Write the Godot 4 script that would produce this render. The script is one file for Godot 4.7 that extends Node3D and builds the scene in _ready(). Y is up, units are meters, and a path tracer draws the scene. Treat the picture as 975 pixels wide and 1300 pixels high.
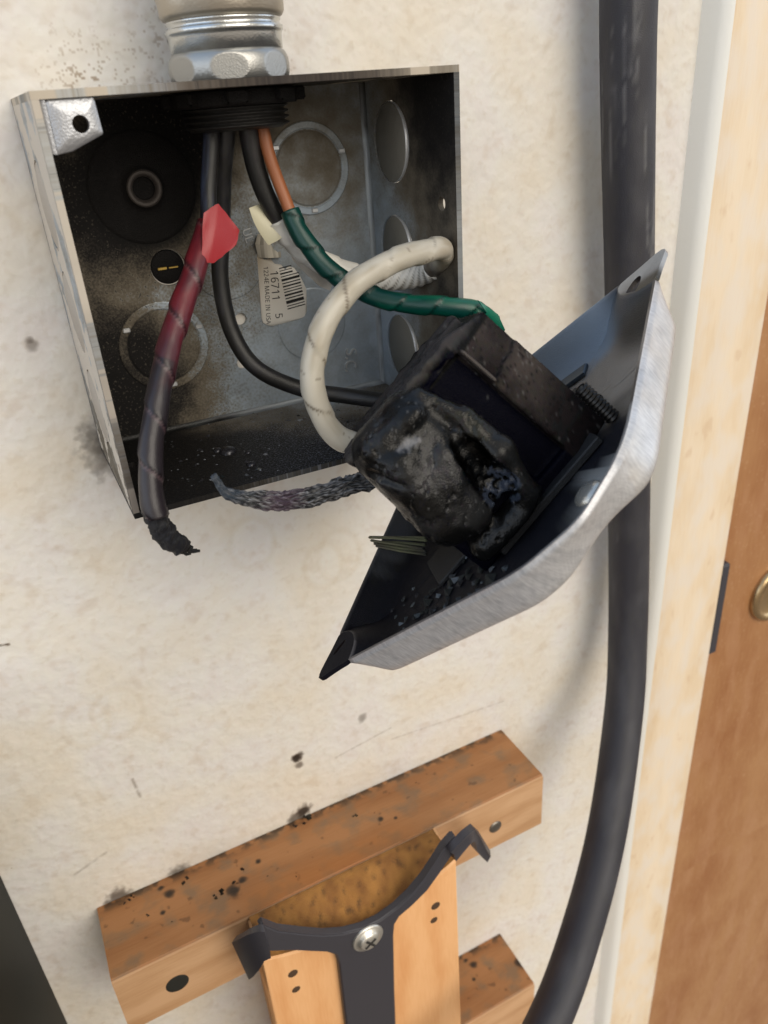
extends Node3D
# All sizes below are in millimetres (MM turns them into metres). x runs right along the wall, y up, z out of the wall;
# the origin is the upper left rear corner of the junction box.

const MM := 0.001
const W := 101.6          # box width
const H := 98.7           # box height
const D := 54.8           # box depth

var names := {}
var mats := {}
var noise := FastNoiseLite.new()
var noise2 := FastNoiseLite.new()
var noise3 := FastNoiseLite.new()

# ------------------------------------------------------------------ geometry collector
class Geo:
	var p := PackedVector3Array()
	var u := PackedVector2Array()
	var c := PackedColorArray()
	var s := PackedInt32Array()
	var sg := 1
	var col := Color(1, 1, 1)
	var colored := false
	func tri(a: Vector3, b: Vector3, d: Vector3, ua := Vector2(), ub := Vector2(), ud := Vector2()) -> void:   # counter-clockwise seen from outside
		if (b - a).cross(d - a).length_squared() < 1e-12:
			return
		p.append(a); p.append(d); p.append(b)
		u.append(ua); u.append(ud); u.append(ub)
		c.append(col); c.append(col); c.append(col)
		s.append(sg); s.append(sg); s.append(sg)
	func tric(a: Vector3, b: Vector3, d: Vector3, ca: Color, cb: Color, cd: Color, ua := Vector2(), ub := Vector2(), ud := Vector2()) -> void:
		if (b - a).cross(d - a).length_squared() < 1e-12:
			return
		colored = true
		p.append(a); p.append(d); p.append(b)
		u.append(ua); u.append(ud); u.append(ub)
		c.append(ca); c.append(cd); c.append(cb)
		s.append(sg); s.append(sg); s.append(sg)
	func quad(a: Vector3, b: Vector3, d: Vector3, e: Vector3, ua := Vector2(), ub := Vector2(), ud := Vector2(), ue := Vector2()) -> void:
		tri(a, b, d, ua, ub, ud)
		tri(a, d, e, ua, ud, ue)

func commit(g: Geo, called: String, m: Material, parent: Node3D, origin := Vector3.ZERO) -> MeshInstance3D:
	var st := SurfaceTool.new()
	st.begin(Mesh.PRIMITIVE_TRIANGLES)
	for i in g.p.size():
		st.set_smooth_group(g.s[i])
		st.set_uv(g.u[i])
		if g.colored:
			st.set_color(g.c[i])
		st.add_vertex((g.p[i] - origin) * MM)
	st.generate_normals()
	st.index()
	var o := MeshInstance3D.new()
	o.name = called
	o.mesh = st.commit()
	o.material_override = m
	o.cast_shadow = GeometryInstance3D.SHADOW_CASTING_SETTING_ON
	parent.add_child(o, true)
	return o

func numbered(called: String) -> String:
	if not names.has(called):
		names[called] = 0
		return called
	names[called] += 1
	return "%s_%03d" % [called, names[called]]

func thing(called: String, label: String, category: String, at: Vector3, group := "") -> Node3D:
	var o := Node3D.new()
	o.name = numbered(called)
	add_child(o)
	o.position = at * MM
	o.set_meta("label", label)
	o.set_meta("category", category)
	o.set_meta("kind", "thing")
	if group:
		o.set_meta("group", group)
	return o

func tag(o: Node, label: String, category: String, group := "") -> void:
	o.set_meta("label", label)
	if category:
		o.set_meta("category", category)
	if group:
		o.set_meta("group", group)

# ------------------------------------------------------------------ shapes
func ring_rows(g: Geo, rows: Array, closed := true, us := 1.0, vs := 1.0, cols := []) -> void:   # outward = (along ring) x (along rows)
	for i in rows.size() - 1:
		var ra: PackedVector3Array = rows[i]
		var rb: PackedVector3Array = rows[i + 1]
		var n := ra.size()
		for j in (n if closed else n - 1):
			var k := (j + 1) % n
			var u0 := Vector2(us * float(i) / (rows.size() - 1), vs * float(j) / n)
			var u1 := Vector2(us * float(i) / (rows.size() - 1), vs * float(j + 1) / n)
			var u2 := Vector2(us * float(i + 1) / (rows.size() - 1), vs * float(j + 1) / n)
			var u3 := Vector2(us * float(i + 1) / (rows.size() - 1), vs * float(j) / n)
			if cols.size():
				var ca: PackedColorArray = cols[i]
				var cb: PackedColorArray = cols[i + 1]
				g.tric(ra[j], ra[k], rb[k], ca[j], ca[k], cb[k], u0, u1, u2)
				g.tric(ra[j], rb[k], rb[j], ca[j], cb[k], cb[j], u0, u2, u3)
			else:
				g.quad(ra[j], ra[k], rb[k], rb[j], u0, u1, u2, u3)

func fan(g: Geo, ring: PackedVector3Array, reverse := false) -> void:   # a flat cap, counter-clockwise ring seen from outside
	var mid := Vector3.ZERO
	for q in ring:
		mid += q
	mid /= ring.size()
	for j in ring.size():
		var k := (j + 1) % ring.size()
		if reverse:
			g.tri(mid, ring[k], ring[j])
		else:
			g.tri(mid, ring[j], ring[k])

func box(g: Geo, lo: Vector3, hi: Vector3, b := 0.3, xf := Transform3D(), uvs := 0.01) -> void:   # chamfered, uv in mm * uvs with u along the longest side
	var size := hi - lo
	var long_axis := 0
	if size.y > size.x and size.y >= size.z:
		long_axis = 1
	elif size.z > size.x and size.z > size.y:
		long_axis = 2
	var sg0 := g.sg
	g.sg = -1 if false else 0xffffffff
	for ax in 3:
		for sd in [-1.0, 1.0]:
			var n := Vector3.ZERO
			n[ax] = sd
			var a1 := (ax + 1) % 3
			var a2 := (ax + 2) % 3
			var q := PackedVector3Array()
			for t in [[0, 0], [1, 0], [1, 1], [0, 1]]:
				var v := Vector3.ZERO
				v[ax] = hi[ax] if sd > 0 else lo[ax]
				v[a1] = (hi[a1] - b) if t[0] else (lo[a1] + b)
				v[a2] = (hi[a2] - b) if t[1] else (lo[a2] + b)
				q.append(v)
			if sd < 0:
				q.reverse()
			var uv := PackedVector2Array()
			for v in q:
				var along: float = v[long_axis] if long_axis != ax else v[a1]
				var across: float
				if long_axis == ax:
					across = v[a2]
				else:
					across = v[a1] if a1 != long_axis else v[a2]
				uv.append(Vector2(along * uvs, (across + ax * 37.0 + sd * 11.0) * uvs))
			g.quad(xf * q[0], xf * q[1], xf * q[2], xf * q[3], uv[0], uv[1], uv[2], uv[3])
	# chamfers
	var cx := [lo, hi]
	for ax in 3:
		var a1 := (ax + 1) % 3
		var a2 := (ax + 2) % 3
		for i in 2:
			for j in 2:
				var s1 := -1.0 if i == 0 else 1.0
				var s2 := -1.0 if j == 0 else 1.0
				var e0 := Vector3.ZERO
				e0[a1] = cx[i][a1]
				e0[a2] = cx[j][a2]
				var p1 := e0
				p1[a2] -= s2 * b
				var p2 := e0
				p2[a1] -= s1 * b
				var a := p1; a[ax] = lo[ax] + b
				var bb := p1; bb[ax] = hi[ax] - b
				var c := p2; c[ax] = hi[ax] - b
				var d := p2; d[ax] = lo[ax] + b
				var uu := Vector2(e0[long_axis] * uvs, e0[a1] * uvs)
				var uw := uu + Vector2((hi[ax] - lo[ax]) * uvs if ax == long_axis else 0.0, 0)
				if s1 * s2 > 0:
					g.quad(xf * d, xf * c, xf * bb, xf * a, uu, uw, uw, uu) if ((bb - a).cross(d - a)).dot(Vector3.ZERO + e0 - (lo + hi) / 2) < 0 else g.quad(xf * a, xf * bb, xf * c, xf * d, uu, uw, uw, uu)
				else:
					g.quad(xf * a, xf * bb, xf * c, xf * d, uu, uw, uw, uu) if ((bb - a).cross(d - a)).dot(e0 - (lo + hi) / 2) > 0 else g.quad(xf * d, xf * c, xf * bb, xf * a, uu, uw, uw, uu)
	g.sg = sg0

func spline(pts: PackedVector3Array, step := 0.55) -> PackedVector3Array:
	var out := PackedVector3Array()
	for i in pts.size() - 1:
		var a := pts[i]
		var d := pts[i + 1]
		var p0 := pts[maxi(i - 1, 0)]
		var p3 := pts[mini(i + 2, pts.size() - 1)]
		if i == 0:
			p0 = a * 2 - d
		if i == pts.size() - 2:
			p3 = d * 2 - a
		var n := maxi(2, int(ceil(a.distance_to(d) / step)))
		for k in n:
			out.append(a.cubic_interpolate(d, p0, p3, float(k) / n))
	out.append(pts[-1])
	return out

# tube along a path; shape(t, angle, s) gives the radius, tint(t, angle, s) the colour (s = mm along it)
func tube(g: Geo, path: PackedVector3Array, sides: int, shape: Callable, tint: Variant = null, flat := 1.0, flat_dir := Vector3(0, 0, 1)) -> void:
	var rows := []
	var cols := []
	var t0 := (path[1] - path[0]).normalized()
	var n := t0.cross(Vector3(0.13, 0.31, 0.94)).normalized()
	var s := 0.0
	var total := 0.0
	for i in path.size() - 1:
		total += path[i].distance_to(path[i + 1])
	for i in path.size():
		var t := (path[mini(i + 1, path.size() - 1)] - path[maxi(i - 1, 0)]).normalized()
		n = (n - t * n.dot(t)).normalized()
		var b := t.cross(n)
		if i > 0:
			s += path[i].distance_to(path[i - 1])
		var r := PackedVector3Array()
		var cl := PackedColorArray()
		for j in sides:
			var a := TAU * j / sides
			var rad: float = shape.call(s / total, a, s)
			var off := (n * cos(a) + b * sin(a)) * rad
			if flat != 1.0:
				off -= flat_dir * (off.dot(flat_dir) * (1.0 - flat))
			r.append(path[i] + off)
			if tint != null:
				cl.append(tint.call(s / total, a, s))
		rows.append(r)
		if tint != null:
			cols.append(cl)
	ring_rows(g, rows, true, total * 0.01, 1.0, cols)
	if tint != null:
		g.col = cols[0][0]
	fan(g, rows[0], true)
	if tint != null:
		g.col = cols[-1][0]
	fan(g, rows[-1])
	g.col = Color(1, 1, 1)

# profile of (radius, height) turned about an axis; xf places it with the axis along local z
func lathe(g: Geo, profile: PackedVector2Array, xf: Transform3D, sides := 48, lobes := 0, apothem := 0.0) -> void:
	var rows := []
	for i in profile.size():
		var r := PackedVector3Array()
		for j in sides:
			var a := TAU * j / sides
			var q := profile[i].x
			if lobes:
				q = minf(q, apothem / cos(fposmod(a, TAU / lobes) - PI / lobes))
			r.append(xf * Vector3(q * cos(a), q * sin(a), profile[i].y))
		rows.append(r)
	ring_rows(g, rows, true, 1.0, 1.0)

func circle(at: Vector2, r: float, n := 32) -> PackedVector2Array:
	var out := PackedVector2Array()
	for i in n:
		out.append(at + Vector2(cos(TAU * i / n), sin(TAU * i / n)) * r)
	return out

# a sheet x0..x1, y0..y1 with round holes, front at z = 0 and back at z = -t; uv spans the sheet
func plate(g: Geo, x0: float, y0: float, x1: float, y1: float, t: float, holes: Array, xf: Transform3D) -> void:
	var uv := func(q: Vector2) -> Vector2: return Vector2((q.x - x0) / (x1 - x0), (y1 - q.y) / (y1 - y0))
	var xs := [x0, x1]
	var ys := [y0, y1]
	for h in holes:
		xs.append(h.x - h.z * 1.2); xs.append(h.x + h.z * 1.2)
		ys.append(h.y - h.z * 1.2); ys.append(h.y + h.z * 1.2)
	xs.sort(); ys.sort()
	g.sg = 11
	for i in xs.size() - 1:
		for j in ys.size() - 1:
			if xs[i + 1] - xs[i] < 1e-4 or ys[j + 1] - ys[j] < 1e-4:
				continue
			var mid := Vector2((xs[i] + xs[i + 1]) / 2, (ys[j] + ys[j + 1]) / 2)
			var inside := false
			for h in holes:
				if absf(mid.x - h.x) < h.z * 1.2 and absf(mid.y - h.y) < h.z * 1.2:
					inside = true
			if inside:
				continue
			var q := [Vector2(xs[i], ys[j]), Vector2(xs[i + 1], ys[j]), Vector2(xs[i + 1], ys[j + 1]), Vector2(xs[i], ys[j + 1])]
			sheet_face(g, q, t, xf, uv)
	for h in holes:
		var n := 40
		for k in n:
			var a0 := TAU * k / n
			var a1 := TAU * (k + 1) / n
			var c := Vector2(h.x, h.y)
			var d0 := Vector2(cos(a0), sin(a0))
			var d1 := Vector2(cos(a1), sin(a1))
			var o0: Vector2 = c + d0 * h.z * 1.2 / maxf(absf(d0.x), absf(d0.y))
			var o1: Vector2 = c + d1 * h.z * 1.2 / maxf(absf(d1.x), absf(d1.y))
			g.sg = 11
			sheet_face(g, [c + d0 * h.z, o0, o1, c + d1 * h.z], t, xf, uv)
			g.sg = 12
			var i0: Vector2 = c + d0 * h.z
			var i1: Vector2 = c + d1 * h.z
			g.quad(xf * Vector3(i0.x, i0.y, 0), xf * Vector3(i1.x, i1.y, 0), xf * Vector3(i1.x, i1.y, -t), xf * Vector3(i0.x, i0.y, -t), uv.call(i0), uv.call(i1), uv.call(i1), uv.call(i0))
	var cs := [Vector2(x0, y0), Vector2(x1, y0), Vector2(x1, y1), Vector2(x0, y1)]
	for k in 4:
		g.sg = 13 + k
		var a: Vector2 = cs[k]
		var b: Vector2 = cs[(k + 1) % 4]
		g.quad(xf * Vector3(a.x, a.y, -t), xf * Vector3(b.x, b.y, -t), xf * Vector3(b.x, b.y, 0), xf * Vector3(a.x, a.y, 0), uv.call(a), uv.call(b), uv.call(b), uv.call(a))

func sheet_face(g: Geo, q: Array, t: float, xf: Transform3D, uv: Callable) -> void:
	var f := []
	var b := []
	var w := []
	for v in q:
		f.append(xf * Vector3(v.x, v.y, 0)); b.append(xf * Vector3(v.x, v.y, -t)); w.append(uv.call(v))
	g.quad(f[0], f[1], f[2], f[3], w[0], w[1], w[2], w[3])
	var keep := g.sg
	g.sg = keep + 20
	g.quad(b[3], b[2], b[1], b[0], w[3], w[2], w[1], w[0])
	g.sg = keep

# a flat polygon given a thickness and a chamfered front edge; an optional round hole needs a star-shaped outline about it
func slab(g: Geo, poly: PackedVector2Array, t: float, bev: float, xf: Transform3D, uvs := 0.01) -> void:   # counter-clockwise outline, front at z = 0
	var inner := PackedVector2Array()
	var n := poly.size()
	for i in n:
		var a := poly[(i + n - 1) % n]
		var b := poly[i]
		var c := poly[(i + 1) % n]
		var d0 := (b - a).normalized()
		var d1 := (c - b).normalized()
		var n0 := Vector2(-d0.y, d0.x)
		var n1 := Vector2(-d1.y, d1.x)
		var m := n0 + n1
		m = m / maxf(m.dot(n0), 0.25)
		inner.append(b + m * bev)
	var idx := Geometry2D.triangulate_polygon(inner)
	g.sg = 21
	for k in range(0, idx.size(), 3):
		var a := inner[idx[k]]
		var b := inner[idx[k + 1]]
		var c := inner[idx[k + 2]]
		if (b - a).cross(c - a) < 0:
			var sw := b; b = c; c = sw
		g.tri(xf * Vector3(a.x, a.y, 0), xf * Vector3(b.x, b.y, 0), xf * Vector3(c.x, c.y, 0), a * uvs, b * uvs, c * uvs)
	g.sg = 22
	for i in n:
		var k := (i + 1) % n
		g.quad(xf * Vector3(poly[i].x, poly[i].y, -bev), xf * Vector3(poly[k].x, poly[k].y, -bev), xf * Vector3(inner[k].x, inner[k].y, 0), xf * Vector3(inner[i].x, inner[i].y, 0), poly[i] * uvs, poly[k] * uvs, inner[k] * uvs, inner[i] * uvs)
	g.sg = 23
	for i in n:
		var k := (i + 1) % n
		g.quad(xf * Vector3(poly[i].x, poly[i].y, -t), xf * Vector3(poly[k].x, poly[k].y, -t), xf * Vector3(poly[k].x, poly[k].y, -bev), xf * Vector3(poly[i].x, poly[i].y, -bev), poly[i] * uvs, poly[k] * uvs, poly[k] * uvs, poly[i] * uvs)
	var idb := Geometry2D.triangulate_polygon(poly)
	g.sg = 24
	for k in range(0, idb.size(), 3):
		var a := poly[idb[k]]
		var b := poly[idb[k + 1]]
		var c := poly[idb[k + 2]]
		if (b - a).cross(c - a) < 0:
			var sw := b; b = c; c = sw
		g.tri(xf * Vector3(a.x, a.y, -t), xf * Vector3(c.x, c.y, -t), xf * Vector3(b.x, b.y, -t))

# a bent strip: path in xy, from z0 to z1, thickness t
func ribbon(g: Geo, path: PackedVector2Array, z0: float, z1: float, t: float, taper := 0.0) -> void:
	var rows := []
	for i in path.size():
		var d := (path[mini(i + 1, path.size() - 1)] - path[maxi(i - 1, 0)]).normalized()
		var n := Vector2(-d.y, d.x) * t / 2
		var q := float(i) / (path.size() - 1)
		var w := (z1 - z0) * 0.5 * taper * q * q
		var a := path[i] + n
		var b := path[i] - n
		rows.append(PackedVector3Array([Vector3(a.x, a.y, z1 - w), Vector3(a.x, a.y, z0 + w), Vector3(b.x, b.y, z0 + w), Vector3(b.x, b.y, z1 - w)]))
	for i in rows.size() - 1:
		for j in 4:
			g.sg = 41 + j
			var k := (j + 1) % 4
			g.quad(rows[i][k], rows[i][j], rows[i + 1][j], rows[i + 1][k])
	g.sg = 46
	g.quad(rows[0][0], rows[0][1], rows[0][2], rows[0][3])
	g.quad(rows[-1][3], rows[-1][2], rows[-1][1], rows[-1][0])

# surface nets on a grid: field(x, y, z) < 0 inside
func nets(g: Geo, lo: Vector3, hi: Vector3, step: float, field: Callable, xf: Callable, tint: Callable) -> void:
	var n := Vector3i((hi - lo) / step) + Vector3i(2, 2, 2)
	var f := PackedFloat32Array()
	f.resize(n.x * n.y * n.z)
	var at := 0
	for k in n.z:
		for j in n.y:
			for i in n.x:
				f[at] = field.call(lo.x + i * step, lo.y + j * step, lo.z + k * step)
				at += 1
	var id := {}
	var vp := PackedVector3Array()
	var vc := PackedColorArray()
	var sx := 1
	var sy := n.x
	var sz := n.x * n.y
	var corner := [0, sx, sy, sx + sy, sz, sz + sx, sz + sy, sz + sx + sy]
	for k in n.z - 1:
		for j in n.y - 1:
			var base := k * sz + j * sy
			for i in n.x - 1:
				var b := base + i
				var inside := 0
				for q in corner:
					if f[b + q] < 0.0:
						inside += 1
				if inside == 0 or inside == 8:
					continue
				var sum := Vector3.ZERO
				var cnt := 0
				for e in [[0, 1], [2, 3], [4, 5], [6, 7], [0, 2], [1, 3], [4, 6], [5, 7], [0, 4], [1, 5], [2, 6], [3, 7]]:
					var fa := f[b + corner[e[0]]]
					var fb := f[b + corner[e[1]]]
					if (fa < 0.0) != (fb < 0.0):
						var t := fa / (fa - fb)
						var pa := Vector3(e[0] & 1, (e[0] >> 1) & 1, e[0] >> 2)
						var pb := Vector3(e[1] & 1, (e[1] >> 1) & 1, e[1] >> 2)
						sum += pa.lerp(pb, t)
						cnt += 1
				var w := lo + (Vector3(i, j, k) + sum / cnt) * step
				id[b] = vp.size()
				vp.append(xf.call(w))
				vc.append(tint.call(w))
	g.sg = 1
	for b in id:
		var i: int = b % n.x
		var j: int = (b / n.x) % n.y
		var k: int = b / sz
		for ax in 3:
			var d: int = [sx, sy, sz][ax]
			var o1: int = [sy, sz, sx][ax]
			var o2: int = [sz, sx, sy][ax]
			var pos: Vector3i = Vector3i(i, j, k)
			if pos[(ax + 1) % 3] == 0 or pos[(ax + 2) % 3] == 0:
				continue
			var fa := f[b]
			var fb := f[b + d]
			if (fa < 0.0) == (fb < 0.0):
				continue
			if not (id.has(b - o1) and id.has(b - o2) and id.has(b - o1 - o2)):
				continue
			var q := [id[b], id[b - o1], id[b - o1 - o2], id[b - o2]]
			if fa < 0.0:
				g.tric(vp[q[0]], vp[q[1]], vp[q[2]], vc[q[0]], vc[q[1]], vc[q[2]])
				g.tric(vp[q[0]], vp[q[2]], vp[q[3]], vc[q[0]], vc[q[2]], vc[q[3]])
			else:
				g.tric(vp[q[2]], vp[q[1]], vp[q[0]], vc[q[2]], vc[q[1]], vc[q[0]])
				g.tric(vp[q[3]], vp[q[2]], vp[q[0]], vc[q[3]], vc[q[2]], vc[q[0]])

# ------------------------------------------------------------------ materials
func noise_tex(freq: float, oct: int, seed_: int, size := 512, ramp: Gradient = null) -> NoiseTexture2D:
	var n := FastNoiseLite.new()
	n.seed = seed_
	n.frequency = freq
	n.fractal_octaves = oct
	var t := NoiseTexture2D.new()
	t.noise = n
	t.width = size
	t.height = size
	t.seamless = true
	if ramp:
		t.color_ramp = ramp
	return t

func grad(a: Color, b: Color, at0 := 0.0, at1 := 1.0) -> Gradient:
	var g := Gradient.new()
	g.set_color(0, a); g.set_offset(0, at0)
	g.set_color(1, b); g.set_offset(1, at1)
	return g

# fn(x, y in 0..1 from the top left) -> [r, g, b (sRGB), metallic, roughness, height]
func paint(w: int, h: int, fn: Callable, textures := true) -> Array:
	var a := PackedByteArray()
	var o := PackedByteArray()
	var hh := PackedByteArray()
	a.resize(w * h * 3); o.resize(w * h * 3); hh.resize(w * h)
	var k := 0
	var q := 0
	for y in h:
		for x in w:
			var v: Array = fn.call((x + 0.5) / w, (y + 0.5) / h)
			a[k] = int(clampf(v[0], 0, 1) * 255); a[k + 1] = int(clampf(v[1], 0, 1) * 255); a[k + 2] = int(clampf(v[2], 0, 1) * 255)
			o[k] = 255; o[k + 1] = int(clampf(v[4], 0, 1) * 255); o[k + 2] = int(clampf(v[3], 0, 1) * 255)
			hh[q] = int(clampf(v[5], 0, 1) * 255)
			k += 3
			q += 1
	var out := [Image.create_from_data(w, h, false, Image.FORMAT_RGB8, a), Image.create_from_data(w, h, false, Image.FORMAT_RGB8, o), Image.create_from_data(w, h, false, Image.FORMAT_L8, hh)]
	if textures:
		for i in 3:
			out[i] = ImageTexture.create_from_image(out[i])
	return out

func painted(p: Array, bump := 0.0, metal := true) -> StandardMaterial3D:
	var m := StandardMaterial3D.new()
	m.albedo_texture = p[0]
	m.roughness = 1.0
	if metal:
		m.metallic_specular = 0.3
	m.roughness_texture = p[1]
	m.roughness_texture_channel = BaseMaterial3D.TEXTURE_CHANNEL_GREEN
	if metal:
		m.metallic = 1.0
		m.metallic_texture = p[1]
		m.metallic_texture_channel = BaseMaterial3D.TEXTURE_CHANNEL_BLUE
	if bump > 0.0:
		m.heightmap_enabled = true
		m.heightmap_texture = p[2]
		m.heightmap_scale = bump
	return m

func plain(c: Color, rough: float, metal := 0.0, vertex := false, bump: Texture2D = null, bump_cm := 0.0, tiles := 40.0) -> StandardMaterial3D:
	var m := StandardMaterial3D.new()
	m.albedo_color = c
	m.roughness = rough
	m.metallic = metal
	m.vertex_color_use_as_albedo = vertex
	if bump:
		m.uv1_triplanar = true
		m.uv1_scale = Vector3.ONE * tiles
		m.heightmap_enabled = true
		m.heightmap_texture = bump
		m.heightmap_scale = bump_cm
	return m

func dull(m: StandardMaterial3D, spec := 0.2) -> StandardMaterial3D:
	m.metallic_specular = spec
	return m

func lin(r: float, g: float, b: float) -> Color:
	return Color(r, g, b).linear_to_srgb()

func blotch(x: float, y: float) -> float:
	return noise.get_noise_2d(x, y) * 0.5 + 0.5

func near_spot(x: float, y: float, cx: float, cy: float, r: float) -> float:
	return clampf(1.0 - Vector2(x - cx, y - cy).length() / r, 0.0, 1.0)

func soot_mix(s: float, x: float, y: float, fine: float) -> Array:   # galvanised sheet under a film of soot
	var grit := noise2.get_noise_2d(x * 9.0, y * 9.0)
	var cloud := noise.get_noise_2d(x * 1.7 + 40.0, y * 1.7)
	s = clampf(s + cloud * 0.17 * (1.0 - absf(s - 0.5)) + grit * 0.20 * fine, 0.0, 1.0)
	var spangle := noise3.get_noise_2d(x, y) * 0.05
	var m := Color(0.67 + spangle, 0.72 + spangle, 0.77 + spangle)  # bluish tint: sky reflection mixed into the grey of the sheet
	var film := Color(0.42, 0.39, 0.34)
	var black := Color(0.105, 0.1, 0.1)
	var c := m.lerp(film, smoothstep(0.0, 0.55, s)).lerp(black, smoothstep(0.45, 0.95, s))
	if grit > 0.42 and s > 0.25:
		c = c.lerp(Color(0.45, 0.42, 0.37), 0.5 * fine)
	if grit < -0.5 and s > 0.1:
		c = c.lerp(black, 0.6 * fine)
	return [c.r, c.g, c.b, lerpf(0.35, 0.0, smoothstep(0.1, 0.6, s)), lerpf(0.44, 0.8, smoothstep(0.1, 0.8, s)), 0.5 + grit * 0.4 * s + spangle]

func make_materials() -> void:
	noise.seed = 5; noise.frequency = 0.06; noise.fractal_octaves = 4
	noise2.seed = 9; noise2.frequency = 0.09; noise2.fractal_octaves = 3
	noise3.seed = 21; noise3.noise_type = FastNoiseLite.TYPE_CELLULAR; noise3.frequency = 0.16; noise3.cellular_return_type = FastNoiseLite.RETURN_CELL_VALUE
	mats.grain = noise_tex(0.05, 4, 3)
	mats.rough_bump = noise_tex(0.09, 5, 8)
	# box panels: x, y in mm on the panel
	mats.back = painted(paint(512, 512, func(u: float, v: float) -> Array:
		var x := u * W
		var y := v * H
		var s := 0.10
		s += 1.0 * near_spot(x, y, 28, 24, 30)
		s += 0.95 * near_spot(x, y, 46, 0, 34)
		s += 0.65 * near_spot(x, y, 0, 30, 44)
		s += 0.50 * near_spot(x, y, 20, 66, 32)
		s += 1.1 * near_spot(x, y, 6, 94, 42)
		s += 0.40 * near_spot(x, y, 86, 16, 40)
		s += 0.22 * near_spot(x, y, 55, 50, 26)
		s -= 0.22 * near_spot(x, y, 24, 50, 16)
		for q in [[79.5, 24.0, 11.0, 13.2], [25.6, 69.6, 11.2, 13.6]]:
			var rr: float = Vector2(x - q[0], y - q[1]).length()
			if rr > q[2] and rr < q[3]:
				s -= 0.22
		var a := soot_mix(s, x, y, 1.0 - 0.75 * smoothstep(40, 75, x))
		var ring := near_spot(x, y, 28.5, 24.2, 19.0)
		var k := smoothstep(0.0, 0.35, ring)
		for i in 3:
			a[i] = lerpf(a[i], 0.06, k)
		a[3] *= 1.0 - k
		return a), 0.01)
	mats.right = painted(paint(384, 512, func(u: float, v: float) -> Array:   # u = 0 at the rear, 1 at the opening
		var z := u * D
		var y := v * H
		var s := 0.26 + 0.34 * smoothstep(8, 50, z) + 0.5 * near_spot(z, y, 40, 0, 40) - 0.4 * near_spot(z, y, 2, 66, 44) + 0.1 * near_spot(z, y, 30, 70, 30)
		return soot_mix(s, z + 200.0, y, 0.35)), 0.006)
	mats.bottom = painted(paint(512, 320, func(u: float, v: float) -> Array:   # v = 0 at the rear
		var x := u * W
		var z := v * D
		var s := 0.98 - 0.9 * near_spot(x, z, 76, 6, 40) - 0.55 * near_spot(x, z, 40, 0, 22)
		var a := soot_mix(s, x + 400.0, z, 0.5)
		var flake := noise2.get_noise_2d(x * 16.0 + 99.0, z * 16.0)
		if flake > 0.24 and x > 18.0:
			var t := 0.75 * smoothstep(18, 55, x)
			a[0] = lerpf(a[0], 0.48, t); a[1] = lerpf(a[1], 0.5, t); a[2] = lerpf(a[2], 0.56, t)
		a[4] = minf(a[4], 0.55)
		a[5] = 0.5 + 0.5 * flake
		return a), 0.02)
	mats.left = painted(paint(320, 512, func(u: float, v: float) -> Array:   # overpainted with the wall's cream, worn through in places
		var z := u * D
		var y := v * H
		var a := soot_mix(0.2 + 0.3 * smoothstep(60, 98, y), z + 600.0, y, 0.6)
		if u > 0.965:   # bare sheet edge at the opening
			var e := Color(0.66, 0.635, 0.59).lerp(Color(0.26, 0.24, 0.24), clampf(smoothstep(30, 95, y) + 0.35 * noise.get_noise_2d(5.0, y * 0.8), 0, 1))
			return [e.r, e.g, e.b, 0.1, 0.6, 0.5]
		var n := noise.get_noise_2d(z * 0.9 + 77.0, y * 0.7) + 0.25 * noise2.get_noise_2d(z * 3.0, y * 3.0)
		var keep := smoothstep(0.16, 0.06, n + 0.5 * near_spot(z, y, 46, 38, 16) + 0.3 * smoothstep(70, 98, y) - 0.12)
		var c := Color(a[0], a[1], a[2]).lerp(Color(0.80, 0.765, 0.715), keep)
		return [c.r, c.g, c.b, a[3] * (1.0 - keep), lerpf(a[4], 0.6, keep), a[5] + 0.25 * keep]), 0.012)
	mats.top = painted(paint(512, 256, func(u: float, v: float) -> Array:
		var x := u * W
		var s := 0.2 + 0.55 * smoothstep(18, 50, x) - 0.3 * smoothstep(70, 100, x)
		var a := soot_mix(s, x + 800.0, v * D, 1.0)
		if v > 0.965:
			var e := Color(0.70, 0.665, 0.61).lerp(Color(0.24, 0.21, 0.20), clampf(smoothstep(16, 36, x) - smoothstep(70, 94, x) + 0.3 * noise.get_noise_2d(x * 0.8, 9.0), 0, 1))
			return [e.r, e.g, e.b, 0.1, 0.6, 0.5]
		var keep := smoothstep(0.12, 0.0, noise.get_noise_2d(x * 1.5 + 31.0, v * D * 0.6) + 0.9 * smoothstep(16, 30, x) - 0.8 * smoothstep(72, 88, x))
		var c := Color(a[0], a[1], a[2]).lerp(Color(0.76, 0.715, 0.65), keep)
		return [c.r, c.g, c.b, a[3] * (1.0 - keep), a[4], a[5]]), 0.006)
	mats.zinc = plain(Color(0.78, 0.79, 0.79), 0.22, 0.95, true, mats.grain, 0.004, 60.0)
	mats.zinc_dull = plain(Color(0.64, 0.64, 0.63), 0.36, 0.9, true, mats.grain, 0.004, 60.0)
	mats.soot_black = dull(plain(Color(0.10, 0.095, 0.095), 0.6, 0.0, true, mats.rough_bump, 0.03, 50.0), 0.3)
	mats.rubber = plain(Color(1, 1, 1), 0.42, 0.0, true, mats.rough_bump, 0.006, 60.0)
	mats.tape = plain(Color(1, 1, 1), 0.36, 0.0, true, mats.rough_bump, 0.004, 60.0)
	mats.melt = dull(plain(Color(1, 1, 1), 0.28, 0.0, true, mats.rough_bump, 0.010, 40.0), 0.36)
	mats.char = plain(Color(1, 1, 1), 0.5, 0.0, true, mats.rough_bump, 0.05, 120.0)
	mats.paper = plain(Color(0.95, 0.94, 0.92), 0.6, 0.0, true)
	mats.ink = plain(Color(0.1, 0.1, 0.1), 0.7)
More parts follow.
